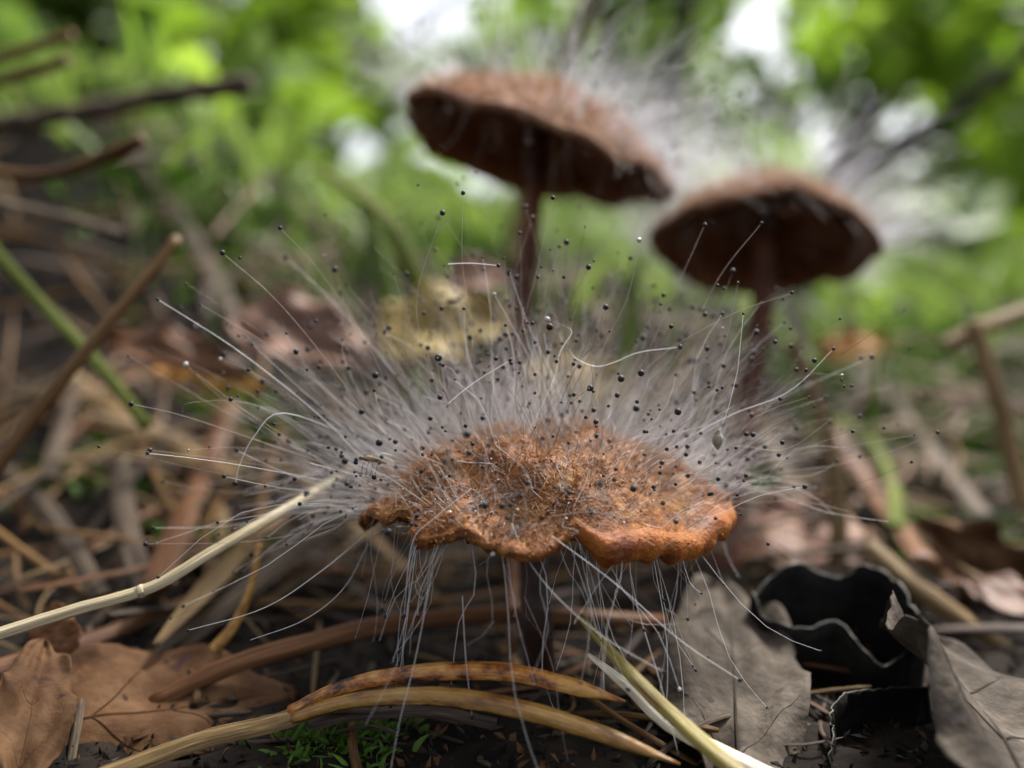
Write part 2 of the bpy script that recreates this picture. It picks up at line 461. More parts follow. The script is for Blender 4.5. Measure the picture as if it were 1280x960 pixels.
def hair_mesh(B, D, Ln, rad, K=7, sides=3, bend=None, droop=None, heads=None):
    """many tapered filaments; returns V, quads, tip positions, paths"""
    N = len(B)
    s = np.linspace(0, 1, K)
    r1 = rng.standard_normal((N, 3)); r1 -= (r1 * D).sum(1)[:, None] * D
    bend = .16 if bend is None else bend
    pts = B[:, None] + D[:, None] * (s[None, :, None] * Ln[:, None, None]) + r1[:, None] * (bend * Ln[:, None, None] * (s ** 2)[None, :, None])
    wig = rng.standard_normal((N, 3)) * .02
    pts += wig[:, None] * np.sin(s * 7)[None, :, None]
    if droop is not None:
        pts[..., 2] -= droop[:, None] * (s ** 2)[None] * Ln[:, None]
    return pts

def hair_geo(pts, rad, sides=3):
    N, K, _ = pts.shape
    T = pts[:, -1] - pts[:, 0]; T /= np.linalg.norm(T, axis=1)[:, None]
    up = np.where(np.abs(T[:, 2:3]) > .9, np.array([[1., 0, 0]]), np.array([[0., 0, 1.]]))
    A = np.cross(T, up); A /= np.linalg.norm(A, axis=1)[:, None]
    Bv = np.cross(T, A)
    tap = np.linspace(1.25, .8, K)
    rr = rad[:, None] * tap[None]
    ring = []
    for j in range(sides):
        a = 2 * math.pi * j / sides
        ring.append(pts + (A * math.cos(a) + Bv * math.sin(a))[:, None] * rr[..., None])
    V = np.stack(ring, 2).reshape(-1, 3)       # N,K,sides
    n, i, j = np.meshgrid(np.arange(N), np.arange(K - 1), np.arange(sides), indexing='ij')
    b = n * K * sides + i * sides
    q = np.stack([b + j, b + (j + 1) % sides, b + sides + (j + 1) % sides, b + sides + j], -1).reshape(-1, 4)
    return V, q

ICO = None
def ico():
    global ICO
    if ICO is None:
        import bmesh
        bm = bmesh.new(); bmesh.ops.create_icosphere(bm, subdivisions=2, radius=1)
        bm.verts.ensure_lookup_table()
        ICO = (np.array([list(v.co) for v in bm.verts]), np.array([[v.index for v in f.verts] for f in bm.faces]))
        bm.free()
    return ICO

def spheres(C, R):
    v, f = ico()
    V = (C[:, None] + v[None] * R[:, None, None]).reshape(-1, 3)
    q = (f[None] + (np.arange(len(C)) * len(v))[:, None, None]).reshape(-1, 3)
    return V, q

def head_mesh():
    v, f = ico()
    v = v.copy(); v[:, 2] *= .93
    me = mesh_np('spore_head', v, [f]); me.materials.append(M['head']); return me
HEADME = head_mesh()
HEADVAR = []
for _k in range(4):
    _v, _f = ico(); _v = _v * (1 + .16 * np.sin(_v[:, [1]] * 4 + _k) * np.cos(_v[:, [0]] * 3 + _k)); _v[:, 2] *= (.7, 1.35, .9, 1.1)[_k]
    _m = mesh_np('spore_head', _v, [_f]); _m.materials.append(M[('headbrown', 'head', 'headpale', 'headbrown')[_k]]); HEADVAR.append(_m)

def mushroom(spec):
    cap = Cap(spec['R'], spec['H'], spec['rim'], spec['seed'], None, spec.get('flat', 2.2), spec.get('gran', 1), spec.get('lump', .045), spec.get('bulge', 0))
    base = spec['stem'][-1]
    root = empty('mushroom', base, spec['label'], 'mushroom', 'mould-covered mushrooms')
    V, q = cap.build()
    Rm = spec['rot'].to_3x3(); C = spec['centre']
    me = mesh_np('cap', V, [q])
    me.materials.append(spec['capmat']); me.materials.append(spec['rimmat']); me.materials.append(spec['gillmat'])
    row = np.arange(len(q)) // cap.nth
    th = (np.arange(len(q)) % cap.nth) * 2 * math.pi / cap.nth
    sm = np.array([cap.rim(t)[3] for t in (np.arange(cap.nth) * 2 * math.pi / cap.nth)])
    mi = np.where(row >= cap.ntop + cap.nr, 2, np.where((row >= cap.ntop * .9) & (sm[np.arange(len(q)) % cap.nth] > .5), 1, 0))
    at = me.attributes.new('rim', 'FLOAT', 'POINT')
    rv = np.arange(len(V)) // cap.nth; wv = np.clip((rv / cap.ntop - .90) / .10, 0, 1) * sm[np.arange(len(V)) % cap.nth]
    wv += .22 * np.array([fbm(v, 7) for v in V]) * (wv > .02)
    at.data.foreach_set('value', np.clip(wv, 0, 1).astype(np.float32))
    me.polygons.foreach_set('material_index', mi.astype(np.int32))
    co = link('cap', me, None, root)
    co.rotation_euler = Rm.to_euler(); co.location = C - Vector(base)
    # gills
    prof = []
    ng = 44
    rmin = min(cap.rim(2 * math.pi * j / 60)[0] for j in range(60)) * spec['R'] * .97
    gv, gq = [], []
    for k in range(8):
        u = .10 + .88 * k / 7
        x = rmin * u
        zt = spec['H'] * (1 - u ** cap.flat) - 2 * .045 - .03 * (1 - u) + .02
        dep = .20 * math.sin(math.pi * min(1, (u * .92 + .12))) ** .7 + .02
        for (yy, zz) in ((-.007, zt), (.007, zt), (.004, zt - dep), (-.004, zt - dep)):
            gv.append((x, yy, zz))
    for k in range(7):
        a, b = 4 * k, 4 * k + 4
        for j in range(4): gq.append((a + j, a + (j + 1) % 4, b + (j + 1) % 4, b + j))
    gq += [(3, 2, 1, 0), (28, 29, 30, 31)]
    gme = mesh_np('gill', np.array(gv), [np.array(gq)]); gme.materials.append(spec['gillmat'])
    for k in range(ng):
        g = link('gill', gme, None, co); g.rotation_euler = (0, 0, 2 * math.pi * k / ng + random.uniform(-.02, .02))
        sc = random.uniform(.95, 1.02); g.scale = (sc, 1, random.uniform(.85, 1.1))
    # stem
    sp = catmull(spec['stem'], 26)
    rs = spec['stem_r'] * np.interp(np.linspace(0, 1, 26), [0, .15, .8, 1], [1.15, .95, 1.05, 1.3])
    SV, SF, SU = tube(sp, rs, sides=14, rough=.02, seed=3)
    solid('stem', SV, SF, SU, spec['stemmat'], root, base)
    return cap, co, root, Rm, C, Vector(base)

def cap_samples(cap, Rm, C, n, weight=None, umin=0.0, umax=1.0):
    B, Nn, O, U, TH = [], [], [], [], []
    while len(B) < n:
        u = math.sqrt(random.uniform(umin ** 2, umax ** 2)); th = random.uniform(0, 2 * math.pi)
        if weight and random.random() > weight(u, th): continue
        p = cap.top(u, th, False)[0]; nn = cap.normal(u, th)
        o = Vector((math.cos(th), math.sin(th), 0))
        B.append(list(Rm @ p + C)); Nn.append(list(Rm @ nn)); O.append(list(Rm @ o)); U.append(u); TH.append(th)
    return map(np.array, (B, Nn, O, U, TH))

def norm(a): return a / np.linalg.norm(a, axis=1)[:, None]

# --- front mushroom -------------------------------------------------
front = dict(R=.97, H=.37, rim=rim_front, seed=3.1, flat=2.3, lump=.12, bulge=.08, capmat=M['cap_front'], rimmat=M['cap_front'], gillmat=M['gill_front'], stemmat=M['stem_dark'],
             centre=P(668, 620, 4.95), rot=Matrix.Rotation(math.radians(1.5), 4, 'X'),
             stem=[P(664, 640, 4.95), P(668, 720, 4.95), P(672, 780, 4.92), G(676, 862, -.12)], stem_r=.085,
             label='orange-brown mushroom with granular cap and long pin mould, among the pine needles')
cap, co, root, Rm, C, base = mushroom(front)

# long filaments over the top
def wt(u, th):
    f = -math.sin(th)                       # 1 faces the camera
    return (.45 if f > .2 and u > .35 else 1.0) * (.55 + .45 * u)
N1 = 1800
B, Nn, O, U, TH = cap_samples(cap, Rm, C, N1, wt)
D = norm(Nn * .8 + O * (U ** 2)[:, None] * .75 + np.array([[0, 0, .22]]) + rng.standard_normal((N1, 3)) * .20)
Ln = np.clip(rng.normal(.82, .36, N1), .12, 1.65) * (1 - .45 * ((-np.sin(TH)) > .45) * (U > .35))
Ln *= np.where(np.cos(TH) > .5, .9, 1)
P1 = hair_mesh(B, D, Ln, None, K=7, bend=.10, droop=(.04 + .10 * rng.random(N1)))
sK = np.linspace(0, 1, 7)
for i in np.nonzero(rng.random(N1) < .32)[0]:                     # filaments stuck together
    dd = np.linalg.norm(B - B[i], axis=1); dd[i] = 9
    j = rng.choice(np.argsort(dd)[:10])
    P1[i] += (P1[j] - P1[i]) * (sK ** 1.5 * rng.uniform(.5, .95))[:, None]
for i in np.nonzero(rng.random(N1) < .10)[0]:                     # snapped ones
    k0 = rng.integers(2, 6); kd = norm(rng.standard_normal((1, 3)))[0] + np.array([0, 0, -.4])
    P1[i, k0:] = P1[i, k0] + (P1[i, k0:] - P1[i, k0]) * .35 + kd * (np.arange(7 - k0) * .05)[:, None]
R1 = rng.uniform(.0007, .0012, N1)
H1 = np.clip(rng.lognormal(math.log(.0090), .32, N1), .005, .0175)
# hanging filaments below the rim
N2 = 70
th2 = np.radians(np.where(rng.random(N2) < .93, rng.uniform(-155, -25, N2), rng.uniform(0, 360, N2)))
B2 = np.array([list(Rm @ (cap.top(random.uniform(.93, 1), t, False)[0] + Vector((0, 0, -.05))) + C) for t in th2])
O2 = np.array([list(Rm @ Vector((math.cos(t), math.sin(t), 0))) for t in th2])
D2 = norm(O2 * rng.uniform(.0, .55, N2)[:, None] + np.array([[0, 0, -1.0]]) + rng.standard_normal((N2, 3)) * .22)
L2 = np.clip(rng.normal(.52, .22, N2), .15, 1.0)
P2 = hair_mesh(B2, D2, L2, None, K=7, bend=.16, droop=rng.random(N2) * .05)
g2 = ground_np(P2[..., 0], P2[..., 1]) + .02
P2[..., 2] = np.maximum(P2[..., 2], g2)
R2 = rng.uniform(.0009, .0017, N2)
H2 = rng.uniform(.005, .010, N2)
# side sprays just over the litter, left and right
N3 = 170
th3 = np.radians(np.where(rng.random(N3) < .33, rng.uniform(-12, 35, N3), rng.uniform(150, 212, N3)))
u3 = rng.uniform(.8, 1, N3)
B3 = np.array([list(Rm @ (cap.top(u, t, False)[0]) + C) for u, t in zip(u3, th3)])
O3 = np.array([list(Rm @ Vector((math.cos(t), math.sin(t), 0))) for t in th3])
D3 = norm(O3 + np.array([[0, 0, .1]]) + rng.standard_normal((N3, 3)) * .22)
L3 = np.clip(rng.normal(.62, .28, N3), .2, 1.3)
L3 *= np.where(np.cos(th3) > 0, .75, 1)
P3 = hair_mesh(B3, D3, L3, None, K=7, bend=.12, droop=rng.random(N3) * .22)
R3 = rng.uniform(.0009, .0015, N3); H3 = rng.uniform(.005, .011, N3)

allP = np.concatenate([P1, P2, P3]); allR = np.concatenate([R1, R2, R3]); allH = np.concatenate([H1, H2, H3])
white = np.concatenate([rng.random(N1) < .12, rng.random(N2) < .75, rng.random(N3) < .6])  # filaments given the lit tone
dark = np.concatenate([rng.random(N1) < .5, np.zeros(N2, bool), rng.random(N3) < .15]) & ~white  # filaments given the darkened against-the-light tone
length = np.linalg.norm(allP[:, -1] - allP[:, 0], axis=1)
score = length / np.maximum(allP[:, -1, 1], 3.2) + .05 * np.concatenate([np.zeros(N1), np.ones(N2) * .8, np.zeros(N3)])
order = np.argsort(-score)
single, rest = order[:286], order[286:]
hasz = np.concatenate([rng.random(N1) < .75, rng.random(N2) < .6, rng.random(N3) < .6])

# individually built stray threads  (pixel, pixel, depth)
def filament(path, r, hr, mat, K=None):
    path = np.asarray(path, float)
    V, q = hair_geo(path[None], np.array([r]), 4)
    b = path[0]
    me = mesh_np('mould_filament', V - b, [q]); me.materials.append(mat)
    o = link('mould_filament', me, None, root, tuple(b - np.array(list(base))))
    if hr:
        h = link('spore_head', HEADME, None, o, tuple(path[-1] - b)); h.scale = (hr,) * 3
        if random.random() < .22:
            h.data = random.choice(HEADVAR)
        h.rotation_euler = (random.random() * 6, random.random() * 6, 0)
    return o
for i in single:
    filament(allP[i], allR[i], allH[i] , M['hairlit'] if white[i] else M['hairshade'] if dark[i] else M['hair'])
strays = [
    ([(470, 600, 4.8), (350, 560, 4.5), (230, 520, 4.4), (164, 505, 4.3)], .0019, .018),
    ([(440, 590, 4.7), (330, 510, 4.45), (240, 503, 4.4), (227, 519, 4.4)], .0017, 0),
    ([(430, 540, 4.7), (352, 516, 4.4), (318, 545, 4.4), (300, 580, 4.4), (294, 604, 4.4)], .0025, .020),
    ([(450, 650, 4.6), (320, 676, 4.4), (182, 680, 4.35)], .0017, .018),
    ([(455, 670, 4.6), (400, 715, 4.4), (330, 760, 4.3), (235, 788, 4.3)], .0021, .012),
    ([(460, 680, 4.6), (430, 735, 4.4), (380, 775, 4.3), (313, 800, 4.3)], .0021, 0),
    ([(770, 600, 4.6), (900, 525, 4.5), (985, 490, 4.4), (1042, 436, 4.4)], .0024, .013),
    ([(730, 600, 4.7), (800, 470, 4.5), (900, 400, 4.4), (990, 366, 4.4)], .0018, .013),
    ([(750, 590, 4.7), (850, 440, 4.6), (900, 345, 4.5), (952, 279, 4.4)], .0018, .012),
    ([(720, 585, 4.7), (790, 480, 4.6), (850, 350, 4.6), (881, 281, 4.5)], .0018, .016),
    ([(780, 610, 4.6), (900, 560, 4.4), (980, 562, 4.4), (1037, 526, 4.4)], .0018, 0),
    ([(640, 580, 4.6), (690, 480, 4.5), (700, 440, 4.45), (715, 415, 4.4), (700, 405, 4.4), (684, 399, 4.4)], .0026, .019),
    ([(712, 436, 4.4), (720, 448, 4.4), (745, 458, 4.4), (770, 452, 4.4), (800, 440, 4.4), (850, 434, 4.4)], .0025, .019),
    ([(560, 330, 4.35), (590, 329, 4.35), (623, 332, 4.35)], .0022, .015),
    ([(556, 508, 4.3), (590, 480, 4.3), (638, 450, 4.3)], .0024, .013),
    ([(552, 600, 4.6), (545, 480, 4.5), (520, 380, 4.4), (553, 266, 4.4)], .0016, .021),
    ([(570, 590, 4.6), (590, 430, 4.5), (578, 330, 4.4), (579, 241, 4.4)], .0016, .017),
    ([(760, 600, 4.6), (745, 470, 4.5), (785, 370, 4.4), (799, 300, 4.4)], .0016, .018),
    ([(500, 590, 4.7), (430, 480, 4.5), (350, 380, 4.4), (278, 316, 4.4)], .0017, .020),
    ([(510, 590, 4.7), (470, 450, 4.6), (400, 340, 4.5), (350, 285, 4.4)], .0015, .016),
    ([(480, 600, 4.7), (400, 520, 4.6), (300, 440, 4.5), (197, 374, 4.5)], .0022, .014),
    ([(520, 590, 4.6), (560, 490, 4.5), (548, 447, 4.4)], .0016, .027),
    ([(690, 645, 4.0), (740, 640, 3.95), (800, 650, 3.95), (845, 652, 3.95)], .0018, .016),
    ([(820, 690, 4.15), (870, 660, 4.2), (905, 642, 4.3), (925, 590, 4.3), (920, 560, 4.3)], .0015, .012),
    ([(590, 610, 4.05), (540, 650, 4.0), (515, 680, 4.0), (505, 770, 4.0)], .0022, .014),
    ([(640, 655, 4.0), (660, 700, 3.95), (700, 750, 3.9), (760, 800, 3.85), (830, 840, 3.85)], .0024, .012),
    ([(690, 670, 4.0), (770, 730, 3.95), (850, 800, 3.95), (925, 850, 3.95)], .0022, .016),
    ([(540, 715, 4.0), (520, 820, 3.95), (500, 900, 3.9), (488, 965, 3.9)], .0023, .012),
    ([(578, 745, 4.05), (582, 820, 4.0), (590, 897, 4.0)], .0023, .014),
    ([(655, 745, 4.0), (690, 830, 3.95), (700, 900, 3.9), (710, 952, 3.9)], .0018, .011),
    ([(730, 690, 4.1), (780, 770, 4.0), (840, 780, 4.0), (846, 770, 4.0), (830, 760, 4.0)], .0020, 0),
]
for i, (pp, r, hr) in enumerate(strays):
    pts = catmull([P(*a) for a in pp], 18)
    filament(pts, r * .72, hr * .72, M['hairlit'] if r > .00205 else M['hair'])
# everything finer
def stuff_hairs(pts, rad, mat, name, sides=3):
    V, q = hair_geo(pts, rad, sides)
    o = solid(name, V, [q], None, mat, root, base); o['kind'] = 'stuff'; return o
a = rest[~white[rest] & ~dark[rest]]; c_ = rest[dark[rest]]; stuff_hairs(allP[c_], allR[c_], M['hairshade'], 'mould_filament'); b_ = rest[white[rest]]
stuff_hairs(allP[a], allR[a], M['hair'], 'mould_filament')
stuff_hairs(allP[b_], allR[b_], M['hairlit'], 'mould_filament')
hh = rest[hasz[rest]]
V, f = spheres(allP[hh, -1], allH[hh])
o = solid('spore_head', V, [f], None, M['head'], root, base); o['kind'] = 'stuff'
# undergrowth of short filaments in the lit tone
N4 = 1900
B, Nn, O, U, TH = cap_samples(cap, Rm, C, N4, lambda u, th: (.05 if -math.sin(th) > .15 and u > .25 else 1) * (.4 + .6 * u))
D = norm(Nn * .8 + O * (U ** 2)[:, None] * .9 + np.array([[0, 0, .15]]) + rng.standard_normal((N4, 3)) * .28)
stuff_hairs(hair_mesh(B, D, np.clip(rng.normal(.30, .15, N4), .08, .8), None, K=5, bend=.15), rng.uniform(.0007, .0012, N4), M['hairlit'], 'mould_filament')
# tawny fuzz on the cap skin
N5 = 3000
B, Nn, O, U, TH = cap_samples(cap, Rm, C, N5, lambda u, th: .1 if (cap.rim(th)[3] > .5 and u > .8) else 1)
D = norm(Nn + rng.standard_normal((N5, 3)) * .7)
stuff_hairs(hair_mesh(B, D, rng.uniform(.01, .045, N5), None, K=4, bend=.5), rng.uniform(.0012, .0024, N5), M['fuzz'], 'cap_fuzz')
N7 = 800
B, Nn, O, U, TH = cap_samples(cap, Rm, C, N7, lambda u, th: 1 if -math.sin(th) > -.2 else .3, umin=.1)
D = norm(Nn * .45 + np.array([[0, -.2, 0]]) + norm(rng.standard_normal((N7, 3))))
D = norm(D + Nn * np.maximum(0, .25 - (D * Nn).sum(1))[:, None])
stuff_hairs(hair_mesh(B, D, rng.uniform(.06, .26, N7), None, K=8, bend=.45), rng.uniform(.0007, .0012, N7), M['hair'], 'mould_filament')
# granules
N6 = 3600
B, Nn, O, U, TH = cap_samples(cap, Rm, C, N6, lambda u, th: 0.02 if (cap.rim(th)[3] > .5 and u > .8) else (1 if -math.sin(th) > .1 else .3), umin=.2)
G6 = B + Nn * rng.uniform(-.004, .012, N6)[:, None]
ge = []
for k in range(500):                                            # and over the rounded rim
    th = math.radians(random.uniform(-200, 15)); p, e = cap.top(1, th)
    if cap.rim(th)[3] > .5 and random.random() > .12: continue
    a = random.uniform(0, math.pi * .85)
    ge.append(list(Rm @ (p + Vector((math.cos(th), math.sin(th), 0)) * e * math.sin(a) * 1.05 + Vector((0, 0, -e * (1 - math.cos(a))))) + C))
G6 = np.vstack([G6, ge])
V, f = spheres(G6, np.clip(rng.lognormal(math.log(.0036), .5, len(G6)), .002, .016))
o = solid('granule', V, [f], None, M['granule'], root, base); o['kind'] = 'stuff'
# white beads, and dew with its bright glint put into the colour
for px, py, r in ((562, 641, .013), (647, 637, .010), (528, 567, .009), (786, 565, .008), (616, 692, .012), (600, 668, .006), (640, 655, .005), (780, 653, .006), (708, 648, .006)):
    t = None
    for k in range(200):
        d = 3.9 + k * .006
        lp = Rm.transposed() @ (P(px, py, d) - C)
        rr, th = math.hypot(lp.x, lp.y), math.atan2(lp.y, lp.x)
        rim = cap.rim(th)
        if rr < cap.R * rim[0] and lp.z < cap.top(min(1, rr / cap.R), th, False)[0].z + .015: t = d; break
    if t is None: continue
    bo = link('bead', HEADME.copy(), None, root, tuple(P(px, py, t - .01) - base)); bo.data.materials[0] = M['bead']; bo.scale = (r, r, r)
for k in range(130):
    i = random.randrange(len(B))
    if -math.sin(TH[i]) < -.2: continue
    do = link('dewdrop', bpy.data.meshes.get('dewdrop') or HEADME.copy(), None, root, tuple(B[i] + Nn[i] * .012 - np.array(list(base))))
    do.data.name = 'dewdrop'; do.data.materials[0] = M['bead']; r = random.uniform(.0025, .005); do.scale = (r, r, r * .9)

# --- rear mushrooms -------------------------------------------------
def rear(spec, n, lmean, wfun):
    cap, co, root, Rm, C, base = mushroom(spec)
    B, Nn, O, U, TH = cap_samples(cap, Rm, C, n, wfun)
    D = norm(Nn * .75 + O * (U ** 2)[:, None] * .8 + np.array([[0, 0, .1]]) + rng.standard_normal((n, 3)) * .25)
    Ln = np.clip(rng.normal(lmean, .3, n), .15, 1.7)
    pts = hair_mesh(B, D, Ln, None, K=6, bend=.12, droop=rng.random(n) * .15)
    V, q = hair_geo(pts, rng.uniform(.0011, .0019, n), 3)
    o = solid('mould_filament', V, [q], None, M['hairsoft'], root, base); o['kind'] = 'stuff'
    k = rng.random(n) < .3
    V, f = spheres(pts[k, -1], rng.uniform(.010, .017, k.sum()))
    o = solid('spore_head', V, [f], None, M['head'], root, base); o['kind'] = 'stuff'
    # a few hang over the near rim
    m = 60
    th = np.radians(rng.uniform(-170, -10, m))
    B = np.array([list(Rm @ cap.top(random.uniform(.85, 1), t, False)[0] + C) for t in th])
    D = norm(np.array([[0, -.35, -1.]]) + rng.standard_normal((m, 3)) * .3)
    V, q = hair_geo(hair_mesh(B, D, rng.uniform(.2, .6, m), None, K=6, bend=.2), rng.uniform(.0016, .0028, m), 3)
    o = solid('mould_filament', V, [q], None, M['hair'], root, base); o['kind'] = 'stuff'
    N5 = 2500
    B, Nn, O, U, TH = cap_samples(cap, Rm, C, N5)
    V, q = hair_geo(hair_mesh(B, norm(Nn + rng.standard_normal((N5, 3)) * .7), rng.uniform(.03, .12, N5), None, K=4, bend=.5), rng.uniform(.002, .004, N5), 3)
    o = solid('cap_fuzz', V, [q], None, M['fuzz'], root, base); o['kind'] = 'stuff'
    return cap

RX, RY = (lambda a: Matrix.Rotation(math.radians(a), 4, 'X')), (lambda a: Matrix.Rotation(math.radians(a), 4, 'Y'))
cl = P(668, 190, 7.4)
rear(dict(R=1.12, H=.50, rim=rim_rear_l, seed=11.3, flat=2.0, gran=.8, capmat=M['cap_rear'], rimmat=M['cap_rear'], gillmat=M['gill'], stemmat=M['stem'],
          centre=cl, rot=RY(17) @ RX(-3),
          stem=[P(672, 165, 7.42), P(668, 230, 7.4), P(662, 310, 7.35), P(651, 400, 7.3), P(643, 480, 7.25), P(640, 600, 7.2), G(640, 742, -.1)], stem_r=.08,
          label='tall brown mushroom on dark stem, cap tilted and seen from below, behind the orange one'),
     1800, .58, lambda u, th: (.25 if math.sin(th) < -.2 else 1) * (1 if math.cos(th) > .2 else .35) * (.3 + .7 * u))
cr_ = P(952, 305, 8.0)
rear(dict(R=.93, H=.52, rim=rim_rear_r, seed=23.7, flat=2.2, gran=.8, capmat=M['cap_rear'], rimmat=M['cap_rear'], gillmat=M['gill'], stemmat=M['stem'],
          centre=cr_, rot=RY(9) @ RX(-20),
          stem=[P(955, 270, 8.05), P(956, 340, 8.0), P(948, 420, 7.95), P(934, 510, 7.85), P(917, 620, 7.7), G(904, 726, -.1)], stem_r=.105,
          label='brown mushroom with notched rounded cap on reddish stem, beside the tall tilted one'),
     2100, .62, lambda u, th: (.2 if math.sin(th) < -.3 else 1) * (1 if math.cos(th) > .1 else .55) * (.3 + .7 * u))

# ------------------------------------------------------------------ sticks, straws and needles traced from the photograph
def stick(name, label, cat, pts, wpx, mat, flat=.6, sides=8, lift=.12, taper=(1, 1), rough=.03, groove=0.0, n=26, parent=None, group=None, tilt=None):
    pw = [P(*p) if len(p) == 3 else G(p[0], p[1], lift) for p in pts]
    c = catmull(pw, n)
    dm = np.array([(Vector(q) - CAM).dot(FWD) for q in c])
    s = np.linspace(0, 1, n)
    tp = np.interp(s, np.linspace(0, 1, len(taper)), taper)
    ra = np.interp(s, [0, 1], [wpx / 2, wpx / 2]) * tp * dm.mean() / F
    up = tilt or (0, -.6, .8)
    V, Fc, U = tube(c, ra, ra * flat, sides, up=up, rough=rough, groove=groove, seed=int(abs(pts[0][0]) * 7 + abs(pts[0][1])))
    o = solid(name, V, Fc, U, M[mat], parent, c[0])
    if parent is None: tag(o, label, cat, group)
    return o, c, ra

def ring(parent, c, i, r, mat, k=1.35, ln=.02):
    t = c[min(i + 1, len(c) - 1)] - c[max(i - 1, 0)]; t /= np.linalg.norm(t)
    s = np.array([-1.6, -.8, 0, .8, 1.6])[:, None] * ln
    V, Fc, U = tube(c[i] + t * s, r * np.array([.98, k, k * 1.08, k, .98]), sides=10)
    return solid('node', V, Fc, U, parent.data.materials[0], parent, c[i])

o, c, ra = stick('straw', 'pale ribbed straw stalk with a jointed node, running under the orange cap', 'straw',
      [(-25, 800, 4.3), (95, 762, 4.35), (190, 734, 4.4), (262, 692, 4.5), (340, 646, 4.75), (440, 588, 5.4), (520, 545, 6.0)], 15, 'straw', .8, 14, groove=.10, taper=(1.1, 1, .95, .85), n=40)
ring(o, c, 12, ra[12], 'straw', 1.02, .010)
stick('plant_stalk', 'long brown stalk leaning out of the litter, cut off square at its tip', 'stalk', [(-30, 622, 5.2), (40, 522, 5.4), (110, 436, 5.6), (170, 363, 5.8), (222, 297, 6.0)], 19, 'brown', .8, 10, taper=(1, .95, .9))
stick('twig', 'slim curved twig with a blunt amber end jutting from the bank', 'twig', [(-20, 214, 7), (55, 219, 7), (110, 204, 7), (180, 174, 7)], 17, 'brown', .9, 9, taper=(.9, .9, 1, 1.25, 1.2), tilt=(0, 0, 1))
stick('twig', 'upper of two short brown twigs poking over the grassy bank', 'twig', [(-30, 82, 8.5), (50, 56, 8.5), (92, 44, 8.5)], 15, 'brown', .9)
stick('twig', 'lower of two short brown twigs poking over the grassy bank', 'twig', [(-30, 108, 8.5), (40, 90, 8.5), (86, 75, 8.5)], 16, 'redbrown', .9)
stick('branch', 'thick dark knobbly dead branch lying across the bank below the short twigs', 'branch', [(-60, 168, 10), (60, 146, 10), (130, 136, 10), (200, 121, 10), (315, 104, 10)], 27, 'bark', .9, 10, rough=.14, n=34)
stick('dead_straw', 'grey twisted dead blade lying under the amber-ended twig', 'straw', [(-20, 250, 7.6), (40, 262, 7.6), (100, 276, 7.6), (150, 291, 7.6)], 17, 'grey', .5)
stick('dead_straw', 'long taupe blade slanting down the bank from the amber-ended twig', 'straw', [(155, 190), (215, 262), (258, 335), (310, 440)], 25, 'grey', .35, lift=.25)
stick('sedge_shoot', 'green grass blade browning towards the crossing brown stalk', 'shoot', [(-20, 298, 6.6), (60, 388, 6.5), (120, 452, 6.4), (185, 535, 6.4)], 16, 'sedge', .3)
stick('dead_straw', 'wide pale tan blade crossing below the brown stalk', 'straw', [(80, 470), (150, 520), (215, 558), (290, 600)], 33, 'tan', .35, lift=.3)
stick('dead_straw', 'short grey blade standing between brown stalk and tan blade', 'straw', [(58, 600), (75, 540), (95, 478)], 22, 'grey', .4, lift=.4)
stick('dead_straw', 'broad orange-brown blade standing up beside the tan blade', 'straw', [(195, 735), (232, 640), (262, 570), (288, 505)], 34, 'redbrown', .35, lift=.35)
stick('dead_straw', 'curved taupe blade arching above the pale straw', 'straw', [(0, 585), (50, 625), (90, 680), (125, 745)], 22, 'grey', .4, lift=.3)
stick('dead_straw', 'upright grey blade behind the pale straw node', 'straw', [(148, 570), (156, 640), (165, 690), (190, 745)], 30, 'grey', .35, lift=.3)
stick('dead_straw', 'flat tan blade slanting below the pale straw towards the orange cap', 'straw', [(195, 805), (258, 735), (310, 680), (350, 640)], 34, 'tan', .35, lift=.25, taper=(.25, 1, 1, .8))
stick('dead_straw', 'widest grey ribbed blade slanting up towards the orange cap', 'straw', [(140, 872, 4.95), (235, 792, 5.4), (320, 725, 5.9), (430, 640, 6.6)], 38, 'grey', .3, taper=(.3, 1, 1, .9), groove=.08, sides=12)
stick('pine_needle', 'thin ochre needle standing under the pale straw', 'pine needle', [(253, 828, 5.0), (292, 782, 5.0), (313, 735, 5.0), (325, 680, 5.0)], 16, 'ochre', .6, taper=(1.3, .9, .7, .5))
stick('pine_needle', 'long curved orange-brown needle passing behind the dark orange-capped stem', 'pine needle',
      [(190, 880, 4.7), (290, 832, 4.8), (400, 800, 4.9), (500, 778, 5.1), (640, 768, 5.3), (830, 778, 5.5)], 25, 'redbrown', .8, 10, taper=(.9, 1, 1, .9))
stick('dead_straw', 'dark brown blade lying under the widest grey blade', 'straw', [(-20, 838), (120, 796), (250, 745), (330, 715)], 22, 'redbrown', .4, lift=.15)
stick('dead_straw', 'tan blade in front of the large brown leaf', 'straw', [(90, 985, 3.95), (250, 926, 4.1), (345, 903, 4.2), (440, 870, 4.35)], 26, 'tan', .5)

